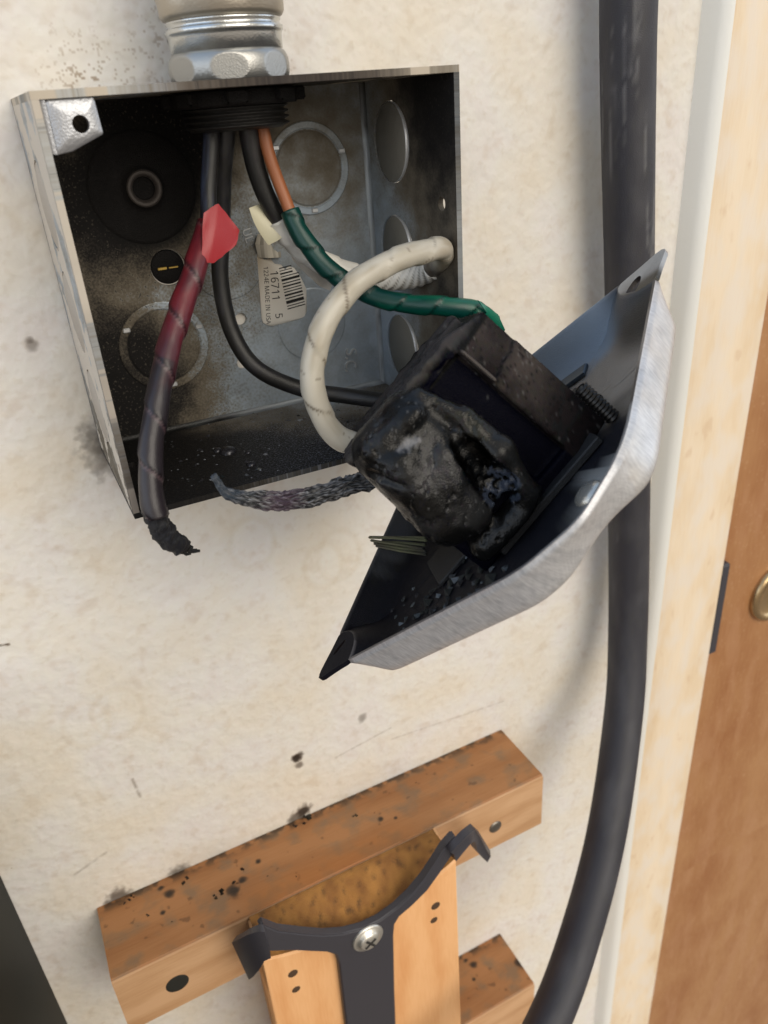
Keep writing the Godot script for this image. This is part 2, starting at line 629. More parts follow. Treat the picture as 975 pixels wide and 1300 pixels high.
	mats.steel_emboss = plain(Color(0.80, 0.81, 0.82), 0.4, 0.5)
	mats.brass = plain(Color(0.78, 0.66, 0.36), 0.3, 0.9)
	mats.black_metal = plain(Color(0.225, 0.222, 0.25), 0.45, 0.0, false, mats.rough_bump, 0.006, 40.0)

func wood(w: int, h: int, mm_w: float, mm_h: float, base: Color, dark: Color, seed_: float, rough: float, dirt_and_shade: Variant = null, ring := 0.35) -> StandardMaterial3D:
	return painted(paint(w, h, func(u: float, v: float) -> Array:
		var x := u * mm_w
		var y := v * mm_h
		var warp := noise.get_noise_2d(x * 0.18 + seed_, y * 0.5) * 6.0
		var g := sin((y + warp) * ring) * 0.5 + 0.5
		g = pow(g, 2.0)
		var fib := noise2.get_noise_2d(x * 0.6 + seed_, y * 12.0)
		var big := noise.get_noise_2d(x * 0.25 + seed_ * 2.0, y * 0.8)
		var t := clampf(0.35 * g + 0.22 * fib + 0.45 * big + 0.1, 0, 1)
		var c := base.lerp(dark, t)
		if dirt_and_shade != null:
			c = dirt_and_shade.call(c, x, y)
		return [c.r, c.g, c.b, 0.0, rough + 0.1 * fib, 0.5 + 0.3 * fib + 0.1 * g]), 0.012, false)

# ------------------------------------------------------------------ scene
func _ready() -> void:
	# camera: 246 mm from the wall, a little left of the box and level with its top
	var cam := Camera3D.new()
	cam.name = "camera"
	add_child(cam)
	cam.transform = Transform3D(Basis(Vector3(0.8906669, -0.0666622, 0.4497429), Vector3(0.2654089, 0.8793869, -0.3952681), Vector3(-0.3691485, 0.4714180, 0.8009335)), Vector3(-16.6, -5.43, 246.34) * MM)
	cam.near = 0.01
	cam.far = 20.0
	var lens := CameraAttributesPhysical.new()
	lens.frustum_focal_length = 18.24
	lens.exposure_aperture = 13.0
	lens.frustum_focus_distance = 0.225
	lens.frustum_near = 0.01
	lens.frustum_far = 20.0
	cam.attributes = lens
	cam.keep_aspect = Camera3D.KEEP_HEIGHT
	cam.fov = rad_to_deg(2.0 * atan(650.0 / 988.0))

	# sky: bright hazy daylight in front of the wall, brownish ground below
	var env := Environment.new()
	env.background_mode = Environment.BG_SKY
	var sky := ProceduralSkyMaterial.new()
	sky.sky_top_color = Color(0.46, 0.53, 0.62)
	sky.sky_horizon_color = Color(0.93, 0.95, 0.97)
	sky.sky_curve = 0.25
	sky.ground_horizon_color = Color(0.56, 0.53, 0.49)
	sky.ground_bottom_color = Color(0.34, 0.31, 0.28)
	sky.ground_curve = 0.2
	env.sky = Sky.new()
	env.sky.sky_material = sky
	env.tonemap_mode = Environment.TONE_MAPPER_LINEAR
	env.tonemap_exposure = 2.7
	env.sdfgi_enabled = true
	env.ssao_enabled = true
	env.ssil_enabled = true
	var we := WorldEnvironment.new()
	we.environment = env
	add_child(we)
	var sun := DirectionalLight3D.new()
	sun.name = "sun"
	sun.light_color = Color(1.0, 0.965, 0.91)
	sun.light_energy = 0.24
	sun.light_angular_distance = 48.0
	sun.shadow_enabled = true
	add_child(sun)
	sun.look_at_from_position(Vector3(0.22, 0.5, 1.0), Vector3.ZERO)

	make_materials()
	build_wall()
	build_trim_and_door()
	build_dark_cabinet()
	build_box()
	build_connector()
	build_wires()
	build_outlet()
	build_power_cable()
	build_rack()

# ------------------------------------------------------------------ wall
func build_wall() -> void:
	var x0 := -170.0
	var x1 := 250.0
	var y0 := -650.0
	var y1 := 60.0
	var spots := [[-11.1, -62.6, 2.6, 0.35, 0], [-11.4, -61.0, 1.6, 0.35, 0], [3, -99, 11.0, 0.75, 1], [1, -93, 8.0, 0.4, 1], [46.4, -256.9, 3.4, 1.0, 0], [47.0, -261.5, 2.4, 0.5, 0], [78.6, -249.7, 3.0, 0.35, 0],
		[45.4, -289.5, 4.6, 0.9, 0], [41.0, -292.0, 4.6, 0.6, 0], [-12.3, -294.0, 6.0, 0.5, 0], [-38.3, -293.0, 7.0, 0.6, 0], [55, 4, 26.0, 0.30, 2], [43.5, 11.3, 0.8, 0.9, 0], [20, 3, 14.0, 0.26, 2], [120, -30, 22.0, 0.10, 1]]
	var lines := [[-19.6, -234.0, -18.8, -244.0, 0.7, 0.4], [-50.0, -270.0, -37.0, -265.5, 0.8, 0.22], [92.0, -269.0, 154.8, -275.0, 0.6, 0.16], [-48.0, -157.0, -44.0, -158.0, 0.5, 0.9], [64, -266, 92, -262, 0.5, 0.25]]
	var rings := [[-17.6, -200.7, 9.0], [-29.1, -201.0, 8.0], [42.7, -147.2, 8.5], [76.0, -163.5, 9.0], [69.0, -166.0, 8.0]]
	var fine := FastNoiseLite.new()
	fine.seed = 77; fine.frequency = 0.22; fine.fractal_octaves = 3
	var peel := FastNoiseLite.new()
	peel.seed = 31; peel.frequency = 0.13; peel.fractal_octaves = 4
	var fleck := FastNoiseLite.new()
	fleck.seed = 13; fleck.noise_type = FastNoiseLite.TYPE_CELLULAR; fleck.frequency = 0.3; fleck.cellular_jitter = 1.0
	var tw := 840
	var th := 1420
	var p := paint(tw, th, func(u: float, v: float) -> Array:
		var x := u * (x1 - x0)
		var y := v * (y1 - y0)
		var big := noise.get_noise_2d(x * 0.35, y * 0.35)
		var mid := noise2.get_noise_2d(x * 0.9 + 50.0, y * 0.9)
		var f := fine.get_noise_2d(x, y)
		var pl := peel.get_noise_2d(x, y)
		var c := Color(0.868, 0.858, 0.838)
		c = c.lerp(Color(0.858, 0.818, 0.752), clampf(0.25 + big * 0.9, 0, 0.75))
		c = c.lerp(Color(0.85, 0.825, 0.818), clampf(-big * 0.9 + mid * 0.4, 0, 0.6))
		if mid > 0.28:
			c = c.lerp(Color(0.66, 0.56, 0.43), minf((mid - 0.28) * 0.4, 0.14))
		if f > 0.30:
			c = c.lerp(Color(0.72, 0.66, 0.57), minf((f - 0.30) * 0.6, 0.14))
		if mid > -0.1 and fleck.get_noise_2d(x * 0.55, y * 0.55) < -0.93:
			c = c.lerp(Color(0.52, 0.43, 0.33), 0.45)
		return [c.r, c.g, c.b, 0.0, 0.62, 0.5 + 0.42 * pl + 0.16 * f], false)
	var a: Image = p[0]
	var hm: Image = p[2]
	var marks := []
	for s in spots:
		marks.append([0, s, Rect2(s[0] - s[2] * 1.4, s[1] - s[2] * 1.4, s[2] * 2.8, s[2] * 2.8)])
	for s in lines:
		marks.append([1, s, Rect2(s[0], s[1], 0, 0).expand(Vector2(s[2], s[3])).grow(2.0)])
	for s in rings:
		marks.append([2, s, Rect2(s[0], s[1], 0, 0).grow(s[2] * 1.3 + 3.0)])
	for k in marks:
		var s: Array = k[1]
		var r: Rect2 = k[2]
		for py in range(maxi(0, int((y1 - r.end.y) / (y1 - y0) * th)), mini(th - 1, int((y1 - r.position.y) / (y1 - y0) * th) + 1)):
			for px in range(maxi(0, int((r.position.x - x0) / (x1 - x0) * tw)), mini(tw - 1, int((r.end.x - x0) / (x1 - x0) * tw) + 1)):
				var x := x0 + (px + 0.5) / tw * (x1 - x0)
				var y := y1 - (py + 0.5) / th * (y1 - y0)
				var f := fine.get_noise_2d(x * 1.3, y * 1.3)
				var pl := peel.get_noise_2d(x, y)
				var c := a.get_pixel(px, py)
				var dh := 0.0
				if k[0] == 0:
					var d: float = Vector2(x - s[0], y - s[1]).length() / (s[2] * (1.0 + 0.35 * f + 0.3 * pl))
					if d < 1.0:
						if s[4] == 0:
							c = c.lerp(Color(0.17, 0.13, 0.10), s[3] * smoothstep(1.0, 0.35, d))
							dh = -0.3 * s[3] * (1.0 - d)
						elif s[4] == 1:
							c = c.lerp(Color(0.14, 0.12, 0.10), s[3] * (1.0 - d))
						elif fine.get_noise_2d(x * 4.0, y * 4.0) * 0.7 + peel.get_noise_2d(x * 2.0, y * 2.0) * 0.8 > 0.36 - 0.1 * smoothstep(8.0, 1.0, y):
							c = c.lerp(Color(0.36, 0.25, 0.15), minf(s[3] * (1.0 - d) * 2.0, 0.75))
				elif k[0] == 1:
					var q := Geometry2D.get_closest_point_to_segment(Vector2(x, y), Vector2(s[0], s[1]), Vector2(s[2], s[3]))
					var d: float = q.distance_to(Vector2(x, y)) / s[4]
					if d < 1.2:
						c = c.lerp(Color(0.30, 0.25, 0.2), clampf(s[5] * (1.2 - d) * (0.7 + 0.9 * f), 0, 1))
				else:
					var d: float = Vector2(x - s[0], (y - s[1]) * 0.8).length() - s[2]
					if absf(d) < 1.5:
						c = c.lerp(Color(0.74, 0.67, 0.56), 0.09 * (1.5 - absf(d)))
						dh = -0.04
					elif d < 0.0:
						c = c.lerp(Color(0.92, 0.91, 0.9), 0.12)
				a.set_pixel(px, py, c)
				if dh != 0.0:
					var hv := clampf(hm.get_pixel(px, py).r + dh, 0, 1)
					hm.set_pixel(px, py, Color(hv, hv, hv))
	for k in 3:
		p[k] = ImageTexture.create_from_image(p[k])
	var m := painted(p, 0.05, false)
	var g := Geo.new()
	g.quad(Vector3(x0, y0, 0), Vector3(x1, y0, 0), Vector3(x1, y1, 0), Vector3(x0, y1, 0), Vector2(0, 1), Vector2(1, 1), Vector2(1, 0), Vector2(0, 0))
	g.sg = 2
	g.quad(Vector3(x1, y0, -20), Vector3(x0, y0, -20), Vector3(x0, y1, -20), Vector3(x1, y1, -20))
	g.quad(Vector3(x0, y0, -20), Vector3(x0, y0, 0), Vector3(x0, y1, 0), Vector3(x0, y1, -20))
	g.quad(Vector3(x1, y0, 0), Vector3(x1, y0, -20), Vector3(x1, y1, -20), Vector3(x1, y1, 0))
	g.quad(Vector3(x0, y1, 0), Vector3(x1, y1, 0), Vector3(x1, y1, -20), Vector3(x0, y1, -20))
	g.quad(Vector3(x0, y0, -20), Vector3(x1, y0, -20), Vector3(x1, y0, 0), Vector3(x0, y0, 0))
	var o := commit(g, "wall", m, self)
	o.set_meta("kind", "structure")
	o.set_meta("label", "cream painted wall, stained and speckled with soot, behind the box")

func build_trim_and_door() -> void:
	var knots := [[0.35, 45.0, 1.6], [0.62, 210.0, 1.2], [0.2, 330.0, 1.4]]
	var wm := wood(640, 256, 800.0, 60.0, Color(0.90, 0.835, 0.74), Color(0.84, 0.74, 0.60), 300.0, 0.6, func(c: Color, x: float, y: float) -> Color:
		var st := noise.get_noise_2d(x * 0.5 + 900.0, y * 0.9)
		c = c.lerp(Color(0.88, 0.84, 0.79), clampf(0.25 + st * 1.2, 0, 0.7))
		if st < -0.46:
			c = c.lerp(Color(0.76, 0.62, 0.48), clampf((-0.46 - st) * 2.0, 0, 0.25))
		return c, 0.16)
	var g := Geo.new()
	# rounded board: section in xz
	var sec := [Vector2(238.5, 0), Vector2(239.6, 3), Vector2(240.6, 6), Vector2(242.2, 8.2), Vector2(244.8, 9.6), Vector2(248, 10), Vector2(285.2, 10), Vector2(286.6, 9.4), Vector2(287, 8), Vector2(287, 0)]
	var ya := -700.0
	var yb := 130.0
	var run := 0.0
	var eg := Geo.new()
	for i in sec.size() - 1:
		var a: Vector2 = sec[i]
		var b: Vector2 = sec[i + 1]
		var l := a.distance_to(b)
		(eg if i < 4 else g).quad(Vector3(a.x, ya, a.y), Vector3(b.x, ya, b.y), Vector3(b.x, yb, b.y), Vector3(a.x, yb, a.y), Vector2(1, run / 60), Vector2(1, (run + l) / 60), Vector2(0, (run + l) / 60), Vector2(0, run / 60))
		run += l
	var t := thing("trim_board", "pale whitewashed wooden trim board between black cable and brown door", "trim board", Vector3(262, -285, 0))
	commit(g, "board", wm, t, Vector3(262, -285, 0))
	commit(eg, "white_edge", plain(Color(0.94, 0.94, 0.92), 0.45, 0.0, false, mats.grain, 0.006, 20.0), t, Vector3(262, -285, 0))  # left edge whiter than the rest of the board
	# door, set back a little from the face of the trim
	var dm := wood(640, 512, 500.0, 250.0, Color(0.66, 0.485, 0.325), Color(0.56, 0.36, 0.21), 520.0, 0.36, func(c: Color, x: float, y: float) -> Color:
		var st := noise.get_noise_2d(x * 0.2 + 300.0, y * 1.6)
		c = c.lerp(Color(0.70, 0.53, 0.40), clampf(st * 0.9, 0, 0.35))
		if noise2.get_noise_2d(x * 3.0, y * 9.0) > 0.5:
			c = c.lerp(Color(0.78, 0.66, 0.55), 0.35)
		return c, 0.1)
	var dg := Geo.new()
	box(dg, Vector3(288.4, -900, -30), Vector3(620, 130, 3), 1.0, Transform3D(), 0.002)
	var d := thing("wooden_door", "varnished brown wooden door at the right edge", "door", Vector3(450, -900, -14))
	commit(dg, "door_panel", dm, d, Vector3(450, -900, -14))
	var bg := Geo.new()
	box(bg, Vector3(287.6, -297, 2.0), Vector3(294.2, -237, 8.5), 1.2)
	commit(bg, "latch_strip", mats.black_metal, d, Vector3(450, -900, -14))
	var rg := Geo.new()
	var c0 := Vector3(341, -275, 3.0)
	lathe(rg, PackedVector2Array([Vector2(19, 0), Vector2(19, 2.2), Vector2(17.6, 3.6), Vector2(15.6, 3.9), Vector2(14.6, 2.6), Vector2(13.2, 1.6), Vector2(6, 1.0), Vector2(0.01, 0.9)]), Transform3D(Basis(), c0), 56)
	commit(rg, "brass_rosette", plain(Color(0.72, 0.62, 0.47), 0.26, 0.9, false, mats.grain, 0.004, 30.0), d, Vector3(450, -900, -14))

func build_dark_cabinet() -> void:
	var g := Geo.new()
	box(g, Vector3(-290, -640, 0.3), Vector3(-73.4, -165, 190.0), 0.8)  # depth added to shade the left of the wall
	var o := commit(g, "cabinet", dull(plain(Color(0.10, 0.11, 0.095), 0.5, 0.0, false, mats.rough_bump, 0.004, 30.0), 0.2), self, Vector3(-166, -420, 3))
	o.position = Vector3(-166, -420, 3) * MM
	tag(o, "dark green-black cabinet side against the wall, made deep to shade it, lower left corner", "cabinet")

# ------------------------------------------------------------------ junction box
func build_box() -> void:
	var o := Vector3(W / 2, -H / 2, 0)
	var b := thing("junction_box", "square galvanized junction box, open and blackened by soot, fixed to cream wall", "junction box", o)
	var t := 1.6
	var g := Geo.new()
	var open := [Vector3(31.4, -46.6, 5.3), Vector3(51.0, -65.6, 2.0), Vector3(49.6, -79.7, 2.1)]
	plate(g, 0, -H, W, 0, t - 0.2, open, Transform3D(Basis(), Vector3(0, 0, t)))
	commit(g, "back_panel", mats.back, b, o)
	# right side: seen from inside; plate x = z of the box, so that its front faces -x
	g = Geo.new()
	var rx := Transform3D(Basis(Vector3(0, 0, 1), Vector3(0, 1, 0), Vector3(-1, 0, 0)), Vector3(W - t, 0, 0))
	var kr := [Vector3(18.3, -18.1, 11.2), Vector3(18.3, -49.6, 11.2), Vector3(18.3, -80.6, 11.2)]
	var rh := kr.duplicate()
	rh.append(Vector3(46.9, -33.1, 1.9))
	plate(g, t, -H + t, D, -t, t, rh, rx)
	commit(g, "right_side", mats.right, b, o)
	for i in 3:
		g = Geo.new()
		var tilt := Basis(Vector3(0, 1, 0), [-0.06, -0.075, -0.07][i])
		var kx := rx * Transform3D(tilt, Vector3(kr[i].x - 0.2, kr[i].y, 0.35))
		lathe(g, PackedVector2Array([Vector2(10.85, -1.2), Vector2(10.85, -0.35), Vector2(10.6, 0), Vector2(0.01, 0)]), kx, 48)
		var ko := commit(g, "knockout", plain(Color(0.50, 0.49, 0.46), 0.5, 0.2, false, mats.rough_bump, 0.01, 40.0), b, o)
		g = Geo.new()
		lathe(g, PackedVector2Array([Vector2(10.9, -1.25), Vector2(11.0, -0.9), Vector2(11.0, -0.5), Vector2(10.8, -0.2)]), kx, 48)
		commit(g, "sheared_edge", mats.steel_emboss, ko, o)
	# bottom, its inside facing up
	g = Geo.new()
	plate(g, 0, -D, W, 0, t, [Vector3(5.8, -22.2, 1.9)], Transform3D(Basis(Vector3(1, 0, 0), Vector3(0, 0, -1), Vector3(0, 1, 0)), Vector3(0, -H + t, 0)))
	commit(g, "bottom_side", mats.bottom, b, o)
	# left side: outside faces -x
	g = Geo.new()
	var lx := Transform3D(Basis(Vector3(0, 0, 1), Vector3(0, 1, 0), Vector3(-1, 0, 0)), Vector3(0, 0, 0))
	var kl := [Vector3(27, -24, 10.5), Vector3(27, -50, 10.5), Vector3(27, -76, 10.5)]
	var lh := kl.duplicate()
	lh.append(Vector3(46.5, -88, 1.9))
	plate(g, t, -H + t, D, -t, t, lh, lx)
	commit(g, "left_side", mats.left, b, o)
	for i in 3:
		g = Geo.new()
		lathe(g, PackedVector2Array([Vector2(10.3, -1.3), Vector2(10.3, -0.3), Vector2(10.0, 0), Vector2(0.01, 0)]), lx * Transform3D(Basis(Vector3(0, 1, 0), 0.05), Vector3(kl[i].x, kl[i].y, -0.3)), 40)
		commit(g, "knockout", plain(Color(0.70, 0.67, 0.63), 0.55, 0.1, false, mats.rough_bump, 0.01, 50.0), b, o)
	# top
	g = Geo.new()
	plate(g, 0, 0, W, D, t, [], Transform3D(Basis(Vector3(1, 0, 0), Vector3(0, 0, -1), Vector3(0, 1, 0)), Vector3(0, 0, D)))
	commit(g, "top_side", mats.top, b, o)
	# folded lips: the rear edge bends of the sheet (soft inside corners catch the light)
	g = Geo.new()
	for seam in [[Vector3(W - t, -t, t), Vector3(W - t, -H + t, t), Vector3(-1, 0, 0), Vector3(0, 0, 1)], [Vector3(t, -H + t, t), Vector3(W - t, -H + t, t), Vector3(0, 1, 0), Vector3(0, 0, 1)]]:
		var rows := []
		for i in 7:
			var a := PI / 2 * i / 6
			var off: Vector3 = seam[2] * 1.5 * (1.0 - sin(a)) + seam[3] * 1.5 * (1.0 - cos(a))
			rows.append(PackedVector3Array([seam[0] + off, seam[1] + off]))
		g.sg = 51
		var nn := 24
		for i in 6:
			for q in nn:
				var f0 := float(q) / nn
				var f1 := float(q + 1) / nn
				var a0: Vector3 = rows[i][0].lerp(rows[i][1], f0)
				var a1: Vector3 = rows[i][0].lerp(rows[i][1], f1)
				var b0: Vector3 = rows[i + 1][0].lerp(rows[i + 1][1], f0)
				var b1: Vector3 = rows[i + 1][0].lerp(rows[i + 1][1], f1)
				var c0 := seam_tint(a0)
				var c1 := seam_tint(a1)
				if seam[2].x < 0:
					g.tric(a1, b1, b0, c1, c1, c0)
					g.tric(a1, b0, a0, c1, c0, c0)
				else:
					g.tric(a0, a1, b1, c0, c1, c1)
					g.tric(a0, b1, b0, c0, c1, c0)
	commit(g, "bent_seam", plain(Color(1, 1, 1), 0.42, 0.35, true, mats.rough_bump, 0.01, 60.0), b, o)
	# knockouts of the rear panel
	var sheet := mats.back as StandardMaterial3D
	for k in [[79.5, -24.0, 13.4, 10.8], [25.6, -69.6, 13.8, 11.0], [49.5, -47.5, 11.6, 0.0], [75.0, -71.5, 12.0, 0.0]]:
		g = Geo.new()
		var at := Vector3(k[0], k[1], t)
		if k[3] > 0.0:
			disc_ring(g, at, k[3] + 0.35, k[2], 0.45)
			commit(g, "knockout_ring", sheet, b, o)
			g = Geo.new()
			disc_ring(g, at, 0.0, k[3] - 0.1, 0.30)
			commit(g, "knockout", sheet, b, o)
			for q in 3:
				g = Geo.new()
				var ang: float = 0.35 + q * 2.2
				var pz = at + Vector3(cos(ang), sin(ang), 0) * (k[3] + 1.3) + Vector3(0, 0, 0.5)
				box(g, pz - Vector3(1.1, 0.7, 0.3), pz + Vector3(1.1, 0.7, 0.35), 0.25)
				commit(g, "knockout_tie", mats.steel_emboss, b, o)
		else:
			disc_ring(g, at, 0.0, k[2], 0.35)
			commit(g, "knockout", sheet, b, o)
	# scorched black washer and screw head, upper left
	g = Geo.new()
	var c := Vector3(28.5, -24.2, t)
	lathe(g, PackedVector2Array([Vector2(15.2, 0.0), Vector2(14.6, 0.5), Vector2(13.6, 0.6), Vector2(10, -0.0 + 0.25), Vector2(6.4, 0.3), Vector2(5.4, 1.6), Vector2(4.9, 2.2), Vector2(4.0, 2.1), Vector2(3.2, 1.0), Vector2(2.8, 0.35), Vector2(0.01, 0.3)]), Transform3D(Basis(), c), 48)
	commit(g, "scorched_washer", mats.soot_black, b, o)
	g = Geo.new()
	lathe(g, PackedVector2Array([Vector2(4.9, 2.0), Vector2(5.0, 2.6), Vector2(4.4, 3.0), Vector2(3.6, 2.7), Vector2(3.1, 1.4)]), Transform3D(Basis(), c), 40)
	commit(g, "screw_collar", plain(Color(0.30, 0.28, 0.27), 0.5, 0.4, false, mats.rough_bump, 0.01, 80.0), b, o)
	# mounting screw in its hole
	g = Geo.new()
	lathe(g, PackedVector2Array([Vector2(5.0, 0.1), Vector2(4.6, 0.5), Vector2(2.0, 0.9), Vector2(0.01, 1.0)]), Transform3D(Basis(), Vector3(31.4, -46.6, 0.15)), 32)
	var sc := commit(g, "mounting_screw", mats.soot_black, b, o)
	g = Geo.new()
	box(g, Vector3(28.2, -47.2, 1.0), Vector3(31.0, -46.3, 1.5), 0.15)
	box(g, Vector3(31.5, -47.1, 1.0), Vector3(34.4, -46.5, 1.5), 0.15)
	commit(g, "worn_slot", mats.brass, sc, o)
	# beads of molten metal on the bottom
	for q in [[33.0, 30.0, 2.6], [36.0, 43.0, 1.4], [30.5, 27.0, 1.4], [70.0, 53.0, 0.8], [38, 34, 0.9]]:
		g = Geo.new()
		lathe(g, PackedVector2Array([Vector2(q[2], -0.3), Vector2(q[2] * 0.95, q[2] * 0.25), Vector2(q[2] * 0.7, q[2] * 0.5), Vector2(q[2] * 0.35, q[2] * 0.62), Vector2(0.01, q[2] * 0.66)]), Transform3D(Basis(Vector3(1, 0, 0), Vector3(0, 0, -1), Vector3(0, 1, 0)), Vector3(q[0], -H + t, q[1])), 20)
		commit(g, "molten_bead", plain(Color(0.22, 0.22, 0.24), 0.2, 0.5), b, o)
	g = Geo.new()
	var rng := RandomNumberGenerator.new()
	rng.seed = 11
	for i in 420:
		var at := Vector3(rng.randf_range(12, 100), rng.randf_range(2, 54), 0)
		if noise.get_noise_2d(at.x * 1.6, at.y * 1.6) < -0.05:
			continue
		var q0 := g.p.size()
		crumb(g, at, rng.randf_range(0.15, 0.55) if i % 7 else rng.randf_range(0.5, 1.1), rng, Color(0.012, 0.012, 0.014).lerp(Color(0.30, 0.32, 0.36), pow(rng.randf(), 3.0)))
		for k in range(q0, g.p.size()):
			var v := g.p[k]
			g.p[k] = Vector3(v.x, -H + t + v.z * 0.7, v.y)
	var fk := commit(g, "burnt_flakes", plain(Color(1, 1, 1), 0.35, 0.2, true), b, o)
	fk.set_meta("kind", "stuff")
	# cover screw tab, upper left corner
	g = Geo.new()
	var poly := PackedVector2Array([Vector2(2.6, -12.0), Vector2(5.8, -11.6), Vector2(12.9, -8.8), Vector2(12.5, -1.7), Vector2(2.6, -1.7)])
	var hole := Vector2(8.7, -6.6)
	var n := 60
	for i in n:
		var q := [Vector2(), Vector2(), Vector2(), Vector2()]
		for e in 2:
			var a := TAU * (i + e) / n
			var far := hole + Vector2(cos(a), sin(a)) * 40.0
			var hit := far
			for k in poly.size():
				var x = Geometry2D.segment_intersects_segment(hole, far, poly[k], poly[(k + 1) % poly.size()])
				if x != null:
					hit = x
			q[e] = hole + Vector2(cos(a), sin(a)) * 1.75
			q[2 + e] = hit
		var z1 := D - 0.5
		g.sg = 61
		var inn := [q[2].lerp(hole, 0.05), q[3].lerp(hole, 0.05)]
		g.quad(V(q[0], z1), V(inn[0], z1), V(inn[1], z1), V(q[1], z1))
		g.quad(V(inn[0], z1), V(q[2], z1 - 0.35), V(q[3], z1 - 0.35), V(inn[1], z1))
		g.sg = 62
		g.quad(V(q[2], z1 - 0.35), V(q[2], z1 - 2.0), V(q[3], z1 - 2.0), V(q[3], z1 - 0.35))
		g.quad(V(q[0], z1), V(q[1], z1), V(q[1], z1 - 2.4), V(q[0], z1 - 2.4))
		g.sg = 63
		g.quad(V(q[1], z1 - 2.0), V(q[3], z1 - 2.0), V(q[2], z1 - 2.0), V(q[0], z1 - 2.0))
	g.sg = 61
	var rows := []
	for i in 9:
		var a := PI / 2 * i / 8
		rows.append(PackedVector3Array([Vector3(2.7 - 2.5 * sin(a), -12.0 + 0.6 * sin(a), D - 0.5 - 2.5 * (1.0 - cos(a))), Vector3(2.7 - 2.5 * sin(a), -1.7, D - 0.5 - 2.5 * (1.0 - cos(a)))]))
	rows.append(PackedVector3Array([Vector3(0.2, -11, 34), Vector3(0.2, -1.7, 34)]))
	for i in rows.size() - 1:
		g.quad(rows[i][1], rows[i + 1][1], rows[i + 1][0], rows[i][0])
	commit(g, "screw_tab", plain(Color(0.70, 0.71, 0.73), 0.4, 0.75, false, mats.grain, 0.008, 50.0), b, o)
	# stick-on label, scorched along its top edge
	g = Geo.new()
	var lp := PackedVector2Array([Vector2(57.7, -66.4), Vector2(58.2, -68.0), Vector2(59.9, -69.4), Vector2(61.5, -69.5), Vector2(70.2, -69.0), Vector2(72.4, -68.4), Vector2(73.5, -66.8), Vector2(74.2, -59.6), Vector2(72.6, -55.4), Vector2(70.8, -52.4), Vector2(69.0, -51.6), Vector2(67.8, -52.6), Vector2(66.6, -50.8), Vector2(64.4, -50.2), Vector2(63.2, -48.2), Vector2(61.4, -48.6), Vector2(59.2, -46.4)])
	var idx := Geometry2D.triangulate_polygon(lp)
	var zl := t + 0.42
	for k in range(0, idx.size(), 3):
		var q := [lp[idx[k]], lp[idx[k + 1]], lp[idx[k + 2]]]
		if (q[1] - q[0]).cross(q[2] - q[0]) < 0:
			q.reverse()
		var cs := []
		for v in q:
			cs.append(Color(0.93, 0.93, 0.92).lerp(Color(0.34, 0.27, 0.18), clampf((v.y + 53.5) / 7.0, 0, 1)))
		g.tric(V(q[0], zl), V(q[1], zl), V(q[2], zl), cs[0], cs[1], cs[2])
		g.tric(V(q[2], zl - 0.3), V(q[1], zl - 0.3), V(q[0], zl - 0.3), cs[2], cs[1], cs[0])
	for k in lp.size():
		var a := lp[k]
		var e := lp[(k + 1) % lp.size()]
		g.quad(V(a, zl - 0.3), V(e, zl - 0.3), V(e, zl), V(a, zl))
	var label := commit(g, "label_sticker", mats.paper, b, o)
	g = Geo.new()
	var tilt := Transform3D(Basis(Vector3(0, 0, 1), -0.03), Vector3(0, 0, 0))
	var yy := -52.0
	for bar in [0.35, 0.25, 0.5, 0.3, 0.75, 0.35, 0.5, 0.3, 0.35, 0.6, 0.4, 1.0, 0.3, 0.35]:
		box(g, Vector3(66.3, yy - bar, zl), Vector3(72.6 if yy < -54 else 70.6, yy, zl + 0.05), 0.01, Transform3D(Basis(Vector3(0, 0, 1), 0.09), Vector3(-5.0, -5.9, 0)))
		yy -= bar + 0.55
	commit(g, "barcode", mats.ink, label, o)
	# peeled, scorched corner of the label
	g = Geo.new()
	var pr := []
	for i in 9:
		var a := float(i) / 8
		pr.append(PackedVector3Array([Vector3(59.4 + a * 7.5, -47.6 - a * 1.0, zl + 1.3 * sin(a * PI)), Vector3(58.6 + a * 9.0, -43.2 - a * 2.2, zl + 0.6 + 2.2 * sin(a * 5.0 + 0.4)), Vector3(60.0 + a * 6.0, -40.6 + a * 0.4, zl + 0.8 + 1.2 * sin(a * 7.0))]))
	g.sg = 71
	for i in 8:
		for j in 2:
			var ca := Color(0.66, 0.63, 0.56).lerp(Color(0.05, 0.04, 0.03), clampf(noise.get_noise_2d(i * 9.0, j * 30.0) * 1.5 + 0.1, 0, 1))
			g.tric(pr[i][j], pr[i + 1][j], pr[i + 1][j + 1], ca, ca, ca)
			g.tric(pr[i][j], pr[i + 1][j + 1], pr[i][j + 1], ca, ca, ca)
	commit(g, "peeled_paper", mats.paper, label, o)
	lettering("16711", 3.5, Vector3(63.6, -57.0, zl), mats.ink, label, o, -0.06)
	lettering("5", 3.3, Vector3(63.6, -66.6, zl), mats.ink, label, o, -0.06)
	lettering("1224E MADE IN USA", 2.0, Vector3(60.6, -59.6, zl), mats.ink, label, o, -0.09)
	lettering("S.C.", 5.4, Vector3(87.6, -86.4, t), mats.steel_emboss, b, o, -0.12, 0.7)
	lettering("UL", 3.6, Vector3(57.0, -40.6, t + 0.4), mats.steel_emboss, b, o, 0.2, 0.3)

func seam_tint(v: Vector3) -> Color:
	var n := noise2.get_noise_2d(v.x * 3.0, v.y * 3.0)
	var c := Color(0.36, 0.40, 0.44).lerp(Color(0.10, 0.10, 0.10), clampf(n * 1.2 + 0.1, 0, 1))
	if v.x > 95.0:
		return c.lerp(Color(0.05, 0.047, 0.042), smoothstep(-22.0, 0.0, v.y))
	return c.lerp(Color(0.012, 0.012, 0.012), smoothstep(62.0, 30.0, v.x + 18.0 * n))

